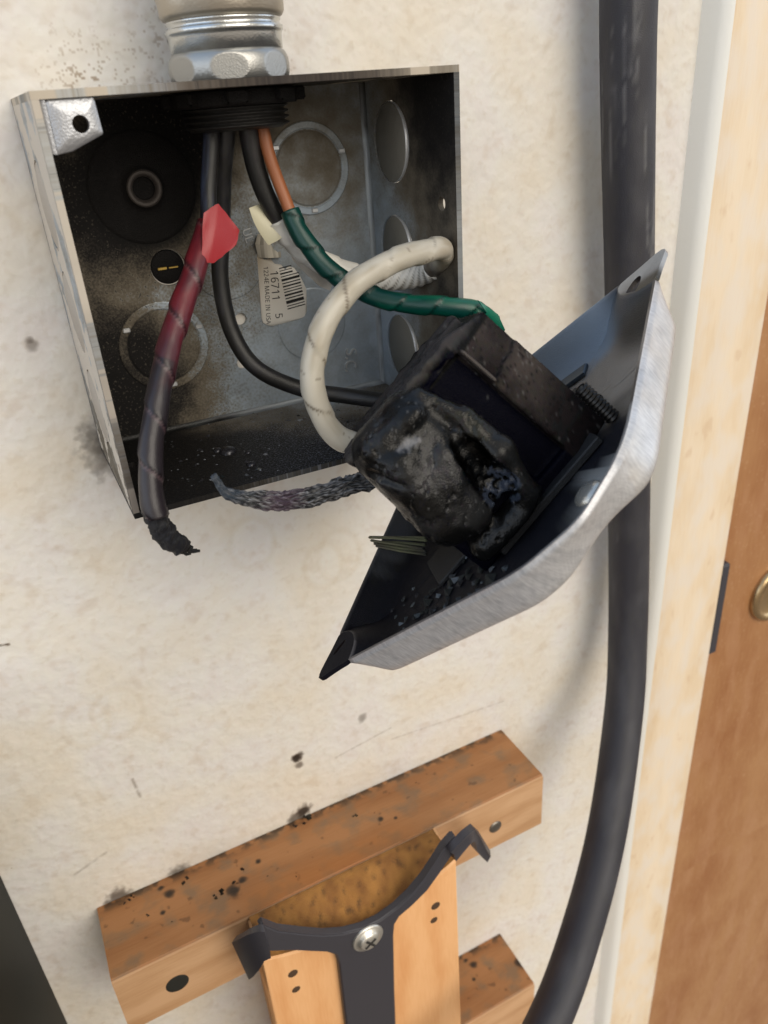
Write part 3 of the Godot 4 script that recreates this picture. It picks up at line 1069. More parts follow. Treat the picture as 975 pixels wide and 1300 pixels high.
func V(q: Vector2, z: float) -> Vector3:
	return Vector3(q.x, q.y, z)

func disc_ring(g: Geo, at: Vector3, r0: float, r1: float, h: float) -> void:   # a pressed disc or ring, uv on the whole rear panel
	var n := 56
	for i in n:
		var rr := []
		for e in 2:
			var a := TAU * (i + e) / n
			var d := Vector3(cos(a), sin(a), 0)
			var list := [at + d * r1 + Vector3(0, 0, -0.2), at + d * r1 + Vector3(0, 0, h - 0.2), at + d * (r1 - 0.4) + Vector3(0, 0, h)]
			if r0 > 0.0:
				list += [at + d * (r0 + 0.3) + Vector3(0, 0, h), at + d * r0 + Vector3(0, 0, h - 0.2), at + d * r0 + Vector3(0, 0, -0.2)]
			else:
				list += [at + Vector3(0, 0, h)]
			rr.append(list)
		for k in rr[0].size() - 1:
			g.sg = 81 + k
			var q := [rr[0][k], rr[1][k], rr[1][k + 1], rr[0][k + 1]]
			var w := []
			for v in q:
				w.append(Vector2(v.x / W, -v.y / H))
			g.quad(q[0], q[1], q[2], q[3], w[0], w[1], w[2], w[3])

func lettering(text: String, size: float, at: Vector3, m: Material, parent: Node3D, origin: Vector3, turn := 0.0, depth := 0.04) -> void:   # reads downwards
	var tm := TextMesh.new()
	tm.text = text
	var f := SystemFont.new()
	f.font_names = PackedStringArray(["Droid Sans"])
	tm.font = f
	tm.font_size = 32
	tm.pixel_size = 0.01
	tm.depth = depth * 0.32 / size * 1.0 / 1.0
	tm.curve_step = 1.0
	var o := MeshInstance3D.new()
	o.name = "lettering"
	o.mesh = tm
	o.material_override = m
	var k := size * MM / 0.32
	var b := Basis(Vector3(0, 0, 1), -PI / 2 + turn)
	o.transform = Transform3D(b.scaled(Vector3.ONE * k), (at - origin + Vector3(0, 0, depth * 0.5)) * MM)
	parent.add_child(o, true)

# ------------------------------------------------------------------ conduit connector
func build_connector() -> void:
	var o := Vector3(51.0, 0, 27)
	var b := thing("conduit_connector", "zinc compression conduit fitting standing on top of the junction box", "conduit fitting", o)
	var up := Transform3D(Basis(Vector3(1, 0, 0), Vector3(0, 0, -1), Vector3(0, 1, 0)), o)
	var g := Geo.new()
	g.sg = 1
	var nut := PackedVector2Array([Vector2(12.0, 0.0), Vector2(13.4, 0.1)])
	for i in 25:
		var h := i / 24.0
		nut.append(Vector2(13.55 + 1.55 * pow(maxf(0.0, 1.0 - pow(absf(h - 0.42) / 0.58, 2.2)), 0.6), 0.25 + 6.3 * h))
	lathe(g, nut, up * Transform3D(Basis(Vector3(0, 0, 1), 0.38), Vector3.ZERO), 240, 7, 14.4)
	commit(g, "hex_nut", mats.zinc_dull, b, o)
	g = Geo.new()
	lathe(g, PackedVector2Array([Vector2(13.2, 6.2), Vector2(13.9, 6.7), Vector2(14.0, 9.8), Vector2(14.2, 10.4), Vector2(14.5, 10.6), Vector2(14.5, 11.5), Vector2(13.9, 11.8), Vector2(13.7, 12.4), Vector2(14.1, 12.8), Vector2(14.1, 13.3), Vector2(13.4, 13.6)]), up, 96)
	commit(g, "body", mats.zinc, b, o)
	g = Geo.new()
	lathe(g, PackedVector2Array([Vector2(13.2, 13.3), Vector2(14.6, 13.7), Vector2(15.2, 14.6), Vector2(15.3, 17.0), Vector2(15.6, 18.0), Vector2(15.6, 34.0), Vector2(14.8, 36), Vector2(12.0, 37), Vector2(11.5, 37), Vector2(11.5, 60)]), up, 120, 6, 15.2)
	commit(g, "compression_nut", plain(Color(0.70, 0.67, 0.62), 0.4, 0.85, false, mats.grain, 0.006, 50.0), b, o)
	# inside the box: locknut, thread and throat, blackened
	g = Geo.new()
	lathe(g, PackedVector2Array([Vector2(13.0, -1.7), Vector2(15.9, -1.8), Vector2(16.2, -2.2), Vector2(16.2, -4.8), Vector2(15.8, -5.4), Vector2(13.2, -5.5)]), mirror_z(up), 96)
	flip_all(g)
	var ln := commit(g, "locknut", mats.soot_black, b, o)
	for i in 8:
		g = Geo.new()
		box(g, Vector3(15.4, -2.6, 1.8), Vector3(18.2, 2.6, 5.0), 0.5, Transform3D(Basis(Vector3(1, 0, 0), Vector3(0, 0, 1), Vector3(0, -1, 0)), o) * Transform3D(Basis(Vector3(0, 0, 1), TAU * i / 8 + 0.25), Vector3.ZERO))
		commit(g, "lug", mats.soot_black, ln, o)
	g = Geo.new()
	var pr := PackedVector2Array()
	for i in 4:
		var y := -5.2 - i * 1.35
		pr.append(Vector2(12.4, y)); pr.append(Vector2(13.6, y - 0.45)); pr.append(Vector2(13.6, y - 0.7)); pr.append(Vector2(12.4, y - 1.2))
	pr.append(Vector2(11.6, -10.9)); pr.append(Vector2(10.6, -10.7)); pr.append(Vector2(10.3, -9.5)); pr.append(Vector2(10.3, -2.0))
	lathe(g, pr, mirror_z(up), 72)
	flip_all(g)
	commit(g, "threaded_end", plain(Color(0.13, 0.125, 0.12), 0.36, 0.3, false, mats.rough_bump, 0.01, 80.0), b, o)
	g = Geo.new()
	lathe(g, PackedVector2Array([Vector2(10.4, -3.0), Vector2(0.01, -3.0)]), up, 40)
	commit(g, "throat", mats.soot_black, b, o)

func mirror_z(x: Transform3D) -> Transform3D:
	return x

func flip_all(g: Geo) -> void:
	for i in range(0, g.p.size(), 3):
		var a := g.p[i + 1]
		g.p[i + 1] = g.p[i + 2]
		g.p[i + 2] = a
		var u := g.u[i + 1]
		g.u[i + 1] = g.u[i + 2]
		g.u[i + 2] = u

# ------------------------------------------------------------------ wires
func P(list: Array) -> PackedVector3Array:
	var out := PackedVector3Array()
	for i in range(0, list.size(), 3):
		out.append(Vector3(list[i], list[i + 1], list[i + 2]))
	return out

func wobble(s: float, a: float, k: float) -> float:
	return noise2.get_noise_3d(s * 2.2, cos(a) * 6.0 + k, sin(a) * 6.0) 

func tape(r: float, pitch: float, amp: float, k: float) -> Callable:   # spiral-wrapped tape: one shallow step per turn
	return func(_t: float, a: float, s: float) -> float:
		var saw := fposmod(a / TAU + s / pitch, 1.0)
		return r * (1.0 + amp * (saw - 0.5) * smoothstep(1.0, 0.93, saw) + 0.05 * wobble(s * 0.5, a, k))

func pleats(r: float, k: float) -> Callable:   # tape wound tight and creased towards its end
	return func(t: float, a: float, s: float) -> float:
		var late := smoothstep(0.55, 0.75, t)
		var saw := fposmod(a / TAU + s / lerpf(6.5, 7.0, late), 1.0)
		var crease := absf(sin(a * 3.0 + s * 1.05))
		return r * (1.0 + 0.12 * (saw - 0.5) * smoothstep(1.0, 0.93, saw) * (1.0 - late) + late * (0.16 * crease - 0.08) + 0.05 * wobble(s * 0.5, a, k))

func cut(path: PackedVector3Array, from: float, to: float) -> PackedVector3Array:
	var out := PackedVector3Array()
	for i in range(int(from * (path.size() - 1)), int(to * (path.size() - 1)) + 1):
		out.append(path[i])
	return out

func build_wires() -> void:
	var grp := "burnt wires hanging in the junction box"
	var black := Color(0.012, 0.012, 0.014)
	# --- red-taped wire
	var o := Vector3(43.8, -8, 27)
	var w := thing("wire", "black wire wrapped in dark red tape, its charred end hanging below the box", "wire", o, grp)
	var path := spline(P([43.9, -2, 27, 43.8, -10.4, 27, 42.3, -17, 27.5, 40.3, -24.2, 28.5, 37.3, -33.2, 32, 30.2, -43.0, 38, 20.0, -56.4, 46, 12.2, -69.0, 54, 6.8, -80.5, 60, 4.4, -91.3, 64, 5.4, -100.0, 66, 9.6, -104.6, 66.5]))
	var n := path.size()
	var g := Geo.new()
	tube(g, cut(path, 0.0, 0.36), 22, func(_t: float, a: float, s: float) -> float: return 2.15 + 0.06 * wobble(s, a, 3.0), func(_t: float, a: float, s: float) -> Color: return black.lerp(Color(0.035, 0.045, 0.08), clampf(wobble(s * 0.2, a, 8.0) * 2.0, 0, 1)))
	commit(g, "insulation", mats.rubber, w, o)
	g = Geo.new()
	tube(g, cut(path, 0.265, 0.90), 40, tape(3.05, 13.0, 0.16, 5.0), func(t: float, a: float, s: float) -> Color:
		var red := Color(0.17, 0.012, 0.02)
		var k := 0.8 * clampf(wobble(s * 0.35, a, 20.0) + 0.45, 0, 1)
		k = maxf(k, smoothstep(0.10, 0.62, t + 0.12 * wobble(s * 0.4, a, 15.0)))
		var dark := Color(0.05, 0.018, 0.026) if t < 0.5 else Color(0.02, 0.017, 0.022)
		var c := red.lerp(dark, clampf(k, 0, 1))
		var saw := fposmod(a / TAU + s / 13.0, 1.0)
		return c.lerp(Color(0.006, 0.004, 0.005), 0.75 * smoothstep(0.90, 0.96, saw)).lerp(Color(0.16, 0.10, 0.11), 0.35 * smoothstep(0.10, 0.02, saw)))
	commit(g, "red_tape", mats.tape, w, o)
	g = Geo.new()   # loose flag of tape
	var fl := []
	for i in 13:
		var a := i / 12.0
		var top := Vector3(36.2, -29.0, 35.2).lerp(Vector3(40.6, -27.4, 34.2), minf(a * 2.0, 1.0)).lerp(Vector3(45.0, -34.4, 35.4), maxf(0.0, a * 2.0 - 1.0))
		var bot := Vector3(32.6, -40.2, 38.6).lerp(Vector3(36.0, -41.0, 38.2), minf(a * 2.0, 1.0)).lerp(Vector3(43.2, -37.6, 36.4), maxf(0.0, a * 2.0 - 1.0))
		var rag := 0.35 * noise2.get_noise_2d(i * 17.0, 5.0)
		fl.append(PackedVector3Array([top + Vector3(0, rag, 0), top.lerp(bot, 0.3) + Vector3(0, 0, 1.0 * sin(a * 4.0)), top.lerp(bot, 0.65) + Vector3(0.3 * sin(a * 9.0), 0, 1.3 * sin(a * 3.1 + 0.5)), bot - Vector3(0, rag, 0)]))
	two_sided(g, fl, Color(0.33, 0.018, 0.027), 0.3)
	commit(g, "tape_flag", mats.tape, w, o)
	g = Geo.new()   # charred end
	tube(g, cut(path, 0.885, 1.0), 26, func(t: float, a: float, s: float) -> float: return (2.75 + 0.9 * wobble(s * 1.6, a, 1.0) + 0.5 * wobble(s * 5.0, a * 2.0, 7.0)) * (1.0 - 0.35 * smoothstep(0.85, 1.0, t)), func(_t: float, a: float, s: float) -> Color: return Color(0.011, 0.011, 0.012).lerp(Color(0.05, 0.05, 0.055), clampf(wobble(s * 4.0, a, 2.0) * 1.5 - 0.3, 0, 1)))
	commit(g, "charred_end", mats.char, w, o)
	for i in 5:
		g = Geo.new()
		var b0 := Vector3(9.2 + i * 0.5 - 1.0, -104.4 - 0.4 * sin(i * 2.0), 66.0 + 1.4 * cos(i * 1.7))
		tube(g, PackedVector3Array([b0, b0 + Vector3(1.0 + 0.3 * sin(i * 3.0), -1.0 - 0.5 * cos(i * 2.0), 0.2), b0 + Vector3(2.0 + 0.4 * i * 0.3, -1.4 - 0.4 * sin(i), 0.6)]), 8, func(t: float, _a: float, _s: float) -> float: return 0.75 * (1.0 - 0.55 * t), func(_t: float, _a: float, _s: float) -> Color: return Color(0.012, 0.012, 0.012))
		commit(g, "burnt_strand", mats.char, w, o)
	# --- plain black wire
	o = Vector3(48.4, -8, 26)
	w = thing("wire", "plain black wire curving down behind the others and right towards the outlet", "wire", o, grp)
	path = spline(P([48.5, -2, 26, 48.3, -10.8, 25, 46.6, -21, 22, 44.8, -37, 17.5, 42.6, -50, 16.5, 43.0, -64.5, 18.5, 47.6, -75.6, 23, 59.5, -83.6, 27, 72.5, -87.0, 34, 82.4, -88.0, 46, 88, -90, 60, 90, -94, 72]))
	g = Geo.new()
	tube(g, path, 24, func(_t: float, a: float, s: float) -> float: return 2.45 + 0.05 * wobble(s, a, 33.0), func(_t: float, a: float, s: float) -> Color: return black.lerp(Color(0.035, 0.035, 0.037), clampf(wobble(s * 0.3, a, 80.0) * 1.6, 0, 1)))
	commit(g, "insulation", mats.rubber, w, o)
	# --- white taped wire
	o = Vector3(53.9, -8, 27)
	w = thing("wire", "wire wrapped in dirty white tape, looping across the front of the box", "wire", o, grp)
	path = spline(P([54.0, -2, 27, 53.9, -11.2, 26.5, 55.0, -21, 25.5, 57.8, -30.2, 25, 62.5, -39.5, 25, 70.0, -46.8, 26, 81.0, -52.6, 28, 92.0, -54.6, 31, 98.6, -53.0, 37, 99.6, -48.6, 45.5, 95.6, -43.8, 53.5, 86.0, -42.4, 60, 74.5, -43.2, 63, 62.2, -47.2, 65.5, 53.8, -54.4, 67, 49.2, -63.4, 68, 48.6, -73.2, 69, 52.0, -82.0, 70.5, 57.6, -86.4, 72]))
	g = Geo.new()
	tube(g, cut(path, 0.0, 0.20), 24, func(_t: float, a: float, s: float) -> float: return 2.6 + 0.05 * wobble(s, a, 61.0), func(_t: float, a: float, s: float) -> Color: return black.lerp(Color(0.035, 0.03, 0.03), clampf(wobble(s * 0.3, a, 90.0) * 1.6, 0, 1)))
	commit(g, "insulation", mats.rubber, w, o)
	g = Geo.new()
	tube(g, cut(path, 0.178, 0.47), 28, pleats(3.4, 44.0), func(t: float, a: float, s: float) -> Color: return Color(0.74, 0.73, 0.69).lerp(Color(0.20, 0.18, 0.15), clampf(wobble(s * 0.3, a, 50.0) * 1.0 + smoothstep(0.5, 0.7, t) * (1.1 - 1.9 * absf(sin(a * 3.0 + s * 1.05))), 0, 0.92)))  # dark lines: shade painted into the pleat creases
	commit(g, "white_tape", mats.tape, w, o)
	g = Geo.new()
	tube(g, cut(path, 0.455, 1.0), 44, tape(3.12, 15.0, 0.13, 64.0), func(t: float, a: float, s: float) -> Color:
		var c := Color(0.47, 0.435, 0.36)
		c = c.lerp(Color(0.30, 0.25, 0.17), clampf(wobble(s * 0.25, a, 12.0) * 1.3 + 0.05, 0, 0.7))
		c = c.lerp(Color(0.045, 0.035, 0.03), 0.9 * smoothstep(0.13, 0.03, t + 0.03 * wobble(s * 0.6, a, 5.0)))
		var saw := fposmod(a / TAU + s / 15.0, 1.0)
		c = c.lerp(Color(0.12, 0.09, 0.06), 0.8 * smoothstep(0.93, 0.975, saw) * smoothstep(-0.25, 0.1, wobble(s * 0.3, a, 71.0)))
		if wobble(s * 2.6, a * 1.0, 99.0) > 0.55:
			c = c.lerp(Color(0.10, 0.07, 0.04), 0.5)
		return c)
	commit(g, "looped_tape", mats.tape, w, o)
	g = Geo.new()   # yellowed tape end
	fl = []
	for i in 9:
		var a := i / 8.0
		var l := Vector3(52.2, -30.6, 23.0).lerp(Vector3(55.6, -40.6, 25.6), a) + Vector3(-0.7 * sin(a * PI), 0, 0)
		var r := Vector3(55.6, -30.0, 22.6).lerp(Vector3(60.4, -38.4, 27.0), a)
		fl.append(PackedVector3Array([r, l.lerp(r, 0.5) + Vector3(0, 0, 0.9 * sin(a * 2.5) + 0.3), l]))
	two_sided(g, fl, Color(0.62, 0.585, 0.42), 0.25)
	commit(g, "tape_flap", mats.tape, w, o)
	g = Geo.new()   # sheet of tape hanging under the joint
	fl = []
	for i in 8:
		var a := float(i) / 7
		fl.append(PackedVector3Array([Vector3(62.0 + 14.0 * a, -41.0 - 11.0 * a, 24.5 + 1.4 * a), Vector3(63.0 + 12.5 * a, -46.0 - 8.6 * a - 1.4 * sin(a * 5.0), 23.4), Vector3(66.4 + 8.0 * a, -49.6 - 8.0 * a - 1.0 * sin(a * 4.0), 22.4 + 1.2 * sin(a * 6.0))]))
	two_sided(g, fl, Color(0.56, 0.53, 0.48), 0.25)
	commit(g, "tape_flap", mats.tape, w, o)
	# --- ground wire, orange then green
	o = Vector3(57.6, -8, 27)
	w = thing("wire", "orange-brown wire wrapped in green tape further down, reaching to the outlet", "wire", o, grp)
	path = spline(P([57.6, -2, 27, 57.6, -10.9, 27.5, 58.2, -18.2, 28.5, 60.3, -27.8, 30, 62.6, -37.6, 33.5, 68.2, -47.6, 38.5, 75.4, -53.8, 44, 84, -57.2, 50, 94.5, -58.6, 57.0, 103.0, -61.0, 60.0, 107.6, -65.0, 60.5]))
	g = Geo.new()
	tube(g, cut(path, 0.0, 0.34), 22, func(_t: float, a: float, s: float) -> float: return 1.7 + 0.04 * wobble(s, a, 41.0), func(_t: float, a: float, s: float) -> Color: return Color(0.34, 0.12, 0.05).lerp(Color(0.07, 0.025, 0.015), clampf(0.6 - s / 16.0 + wobble(s * 0.3, a, 43.0), 0, 0.9)))
	commit(g, "insulation", mats.rubber, w, o)
	g = Geo.new()
	tube(g, cut(path, 0.315, 1.0), 40, tape(2.75, 10.0, 0.15, 24.0), func(t: float, a: float, s: float) -> Color:
		var c := Color(0.003, 0.045, 0.036).lerp(Color(0.005, 0.13, 0.072), clampf(wobble(s * 0.3, a, 4.0) * 0.8 + 1.2 * (t - 0.62), 0, 1))
		var saw := fposmod(a / TAU + s / 10.0, 1.0)
		return c.lerp(Color(0.001, 0.012, 0.01), 0.8 * smoothstep(0.90, 0.96, saw)))
	commit(g, "green_tape", mats.tape, w, o)
	g = Geo.new()
	fl = []
	for i in 7:
		var a := float(i) / 6
		fl.append(PackedVector3Array([Vector3(101.0 + 6.6 * a, -57.0 - 5.0 * a, 63.0), Vector3(103.0 + 6.4 * a, -60.4 - 6.0 * a, 64.4 - 0.8 * sin(a * 3.0)), Vector3(102.6 + 6.2 * a, -62.2 - 6.0 * a + 0.8 * sin(a * 6.0), 62.4)]))
	two_sided(g, fl, Color(0.006, 0.15, 0.09), 0.25)
	commit(g, "tape_end", mats.tape, w, o)
	# --- bare, crusted conductor from the outlet
	o = Vector3(58, -93, 80)
	w = thing("wire", "short crusted grey-black conductor sticking out left from the outlet below the box", "wire", o, grp)
	path = spline(P([17.2, -80.6, 80, 18.6, -84.6, 80, 21.4, -87.4, 80, 28.1, -90.4, 80, 35, -92.4, 80, 41.3, -93.0, 80, 48, -92.8, 80, 56.0, -92.6, 80.5, 64.0, -92.4, 81, 72, -93.4, 82]), 0.5)
	for k in 34:
		g = Geo.new() if k == 0 else g
		var sub := PackedVector3Array()
		var a0 := TAU * k / 17.0 + (0.18 if k > 16 else 0.0)
		var rad := 1.95 if k < 17 else 1.2
		var stop := path.size() if k % 3 else path.size() - 4
		for i in range((k * 5) % 9 if k % 2 else 0, stop, 2):
			var t := float(i) / (path.size() - 1)
			var tan := (path[mini(i + 1, path.size() - 1)] - path[maxi(i - 1, 0)]).normalized()
			var out_dir := Vector3(-0.37, 0.47, 0.8)
			var side := tan.cross(out_dir).normalized()
			var deep := side.cross(tan)
			var a := a0 + t * 1.5 + 0.5 * noise2.get_noise_2d(t * 60.0, k * 13.0)
			var rr := rad * (0.15 + 0.85 * smoothstep(-0.02, 0.30, t)) * (1.0 + 0.45 * noise2.get_noise_2d(t * 150.0, k * 31.0))
			sub.append(path[i] + Vector3(0, 0.25 * noise2.get_noise_2d(i * 9.0, k * 77.0), 0) + side * cos(a) * rr * 1.05 + deep * sin(a) * rr * 0.5)
		tube(g, sub, 7, func(t: float, a: float, s: float) -> float: return maxf(0.12, 0.36 + 0.55 * wobble(s * 7.0 + k * 40.0, a, k)), func(t: float, a: float, s: float) -> Color:
			var w0 := wobble(s * 3.0 + k * 30.0, a, 30.0)
			var c := Color(0.016, 0.016, 0.017).lerp(Color(0.36, 0.36, 0.37), clampf(w0 * 3.0 + 0.2, 0, 1))
			c = c.lerp(Color(0.05, 0.075, 0.11), 0.7 * smoothstep(0.22, 0.05, t))
			return c.lerp(Color(0.12, 0.07, 0.11), 0.6 * smoothstep(0.12, 0.03, absf(t - 0.33))))
	commit(g, "crusted_strands", mats.char, w, o)

func two_sided(g: Geo, rows: Array, c: Color, t: float) -> void:   # a thin bent sheet with real thickness
	g.colored = true
	g.col = c
	var back := []
	for i in rows.size():
		var r := PackedVector3Array()
		for j in rows[i].size():
			var di: Vector3 = rows[mini(i + 1, rows.size() - 1)][j] - rows[maxi(i - 1, 0)][j]
			var dj: Vector3 = rows[i][mini(j + 1, rows[i].size() - 1)] - rows[i][maxi(j - 1, 0)]
			r.append(rows[i][j] - di.cross(dj).normalized() * t)
		back.append(r)
	var last: int = rows[0].size() - 1
	for i in rows.size() - 1:
		g.sg = 91
		for j in last:
			g.quad(rows[i][j], rows[i + 1][j], rows[i + 1][j + 1], rows[i][j + 1])
			g.quad(back[i][j + 1], back[i + 1][j + 1], back[i + 1][j], back[i][j])
		g.sg = 92
		g.quad(back[i][0], back[i + 1][0], rows[i + 1][0], rows[i][0])
		g.quad(rows[i][last], rows[i + 1][last], back[i + 1][last], back[i][last])
	for j in last:
		g.quad(rows[0][j], rows[0][j + 1], back[0][j + 1], back[0][j])
		g.quad(rows[-1][j + 1], rows[-1][j], back[-1][j], back[-1][j + 1])

# ------------------------------------------------------------------ outlet on its cover
const EA := 0.7156   # the outlet sits turned 41 degrees on the cover

func smin(a: float, b: float, k: float) -> float:
	var h := clampf(0.5 + 0.5 * (b - a) / k, 0, 1)
	return lerpf(b, a, h) - k * h * (1.0 - h)

func rbox(p: Vector3, c: Vector3, h: Vector3, r: float) -> float:
	var q := (p - c).abs() - h + Vector3(r, r, r)
	return Vector3(maxf(q.x, 0), maxf(q.y, 0), maxf(q.z, 0)).length() + minf(maxf(q.x, maxf(q.y, q.z)), 0) - r

func seg(p: Vector3, a: Vector3, b: Vector3, ra: float, rb: float) -> float:
	var t := clampf((p - a).dot(b - a) / (b - a).length_squared(), 0, 1)
	return p.distance_to(a.lerp(b, t)) - lerpf(ra, rb, t)

func outlet_field(x: float, y: float, z: float) -> float:   # across the outlet, towards its rear, along the cover's normal
	var p := Vector3(x, y, z)
	var top := 36.0 - 0.10 * (y + 24.5) - 3.2 * smoothstep(14.0, 26.0, x)
	var d := rbox(p, Vector3(3.0, -1.5, 5.0), Vector3(23.2, 22.6, 60.0), 1.0)
	d = maxf(d, z - top)
	# right flank, slanted; stepped two thirds of the way up, with a raised lip along its inner edge
	var flank := (x - 15.0) * 0.42 - (y + 24.1)
	if z > 20.5 + 0.12 * (x - 15.0):
		flank += 1.5
	d = maxf(d, flank * 0.9)
	d = minf(d, maxf(rbox(p, Vector3(15.4, -23.9, 26.0), Vector3(0.8, 1.4, 5.6), 0.4), z - top))
	# hollow dark face between lump and flank, a shallow shelf near the foot
	d = maxf(d, -rbox(p, Vector3(9.6, -27.0, 14.0), Vector3(5.0, 6.2, 17.5), 0.8))
	d = maxf(d, -rbox(p, Vector3(9.6, -27.0, 10.0), Vector3(5.6, 3.6, 23.0), 0.8))
	# trough behind the front edge of the end, its outer lip and a cross rib
	d = maxf(d, -rbox(p, Vector3(3.0, -7.0, 37.0), Vector3(19.5, 8.6, 5.0), 0.8))
	d = minf(d, rbox(p, Vector3(2.5, -9.0, 31.4), Vector3(19.8, 0.8, 3.0), 0.4))
	d = smin(d, seg(p, Vector3(-17.0, 7.0, 32.2), Vector3(22.5, 5.0, 31.8), 2.0, 1.8), 0.8)
	if absf(d) < 2.0:
		d += 0.10 * noise2.get_noise_3d(x * 8.0, y * 8.0, z * 8.0)
		if z > 29.0:
			d += 1.0 * noise2.get_noise_3d(x * 2.6 + 7.0, y * 2.6, z * 2.6) * smoothstep(29.0, 33.0, z) * smoothstep(20.0, 12.0, x)
	return maxf(d, -8.6 - z)

func lump_field(x: float, y: float, z: float) -> float:   # what melted out over the left terminal
	var p := Vector3(x, y, z)
	var d := rbox(p, Vector3(-8.8, -23.5, 20.0), Vector3(11.0, 8.0 - 0.07 * absf(z - 20.0), 17.6), 6.5)
	if d > 9.0:
		return d - 4.0
	d = smin(d, seg(p, Vector3(-12.5, -26.5, 26.0), Vector3(-15.5, -26.5, 9.0), 6.8, 6.2), 4.0)
	d = smin(d, seg(p, Vector3(-6.0, -28.5, 20.0), Vector3(-11.0, -28.0, 6.0), 4.4, 4.8), 2.5)
	# fold along its right side, foot running down on to the cover
	d = smin(d, seg(p, Vector3(2.0, -26.0, 33.0), Vector3(4.2, -27.6, 22.0), 1.6, 2.4), 2.0)
	d = smin(d, seg(p, Vector3(4.2, -27.6, 22.0), Vector3(3.4, -29.0, 11.0), 2.4, 3.6), 1.6)
	d = smin(d, seg(p, Vector3(3.4, -29.0, 11.0), Vector3(1.2, -29.0, -1.0), 3.6, 3.0), 1.6)
	d = smin(d, seg(p, Vector3(-14.0, -24.0, -4.0), Vector3(0.0, -26.5, -5.0), 5.0, 4.4), 3.0)
	d = smin(d, seg(p, Vector3(-14.0, -29.0, 34.0), Vector3(-2.0, -29.0, 31.5), 2.6, 2.4), 1.6)
	# fissure between lobe and fold, crater with crumbs, notch by the white wire
	d = -smin(-d, seg(p, Vector3(0.8, -33.4, 28.0), Vector3(-0.6, -31.6, 17.0), 1.4, 3.2), 0.9)
	d = -smin(-d, seg(p, Vector3(-0.6, -31.6, 17.0), Vector3(-2.6, -31.2, 6.0), 3.2, 4.2), 0.9)
	d = -smin(-d, seg(p, Vector3(-15.0, -33.6, 33.0), Vector3(-6.0, -33.4, 28.6), 1.0, 1.5), 0.8)
	d = -smin(-d, seg(p, Vector3(-18.5, -30.0, 31.0), Vector3(-15.5, -33.5, 24.0), 1.2, 1.0), 0.7)
	if absf(d) < 3.0:
		d += 1.1 * noise.get_noise_3d(x * 0.9, y * 0.9, z * 0.9) + 0.16 * noise2.get_noise_3d(x * 1.6, y * 1.6, z * 1.6)
		var crack := absf(noise.get_noise_3d(x * 1.1 + 30.0, y * 1.1, z * 1.1 + 9.0))
		d += 0.5 * smoothstep(0.030, 0.0, crack)
		var pit := p.distance_to(Vector3(-2.2, -29.0, 6.0))
		if pit < 6.5:
			d += 1.6 * noise2.get_noise_3d(x * 3.4, y * 3.4, z * 3.4) * smoothstep(6.5, 4.0, pit)
	return maxf(d, -8.4 - z)

func efn(p: Vector3) -> Vector3:
	return Vector3(50.8 + p.x * cos(EA) - p.y * sin(EA), 50.8 + p.x * sin(EA) + p.y * cos(EA), p.z)

func outlet_tint(p: Vector3) -> Color:
	var n := noise2.get_noise_3d(p.x * 4.0, p.y * 4.0, p.z * 4.0)
	var b := noise.get_noise_3d(p.x * 1.2, p.y * 1.2, p.z * 1.2)
	var c := Color(0.0035, 0.0038, 0.0055)
	if p.x > 14.2:
		c = Color(0.012, 0.010, 0.010).lerp(Color(0.056, 0.045, 0.040), clampf(b * 0.9 + 0.4, 0, 1) * smoothstep(-6, 14, p.z))
		var grit := noise2.get_noise_3d(p.x * 16.0, p.y * 16.0, p.z * 16.0)
		c = c.lerp(Color(0.10, 0.092, 0.088), 0.7 * smoothstep(0.42, 0.60, grit + 0.3 * b))
		c = c.lerp(Color(0.004, 0.004, 0.004), 0.8 * smoothstep(-0.3, -0.5, grit))
		if p.x < 17.0 and p.z > 19.0 and p.y < -24.6:
			c = c.lerp(Color(0.11, 0.095, 0.085), 0.7)  # lip coloured lighter as a painted edge highlight
	if p.z > 30.0 and p.y > -23.0:
		c = Color(0.004, 0.004, 0.005).lerp(Color(0.040, 0.038, 0.038), smoothstep(31.0, 33.5, p.z + n))
	elif p.z > 30.0 and p.x < 16.0:
		c = c.lerp(Color(0.05, 0.045, 0.042), smoothstep(33.0, 35.5, p.z + n))
	if n > 0.60:
		c = c.lerp(Color(0.10, 0.10, 0.10), 0.4)
	return c

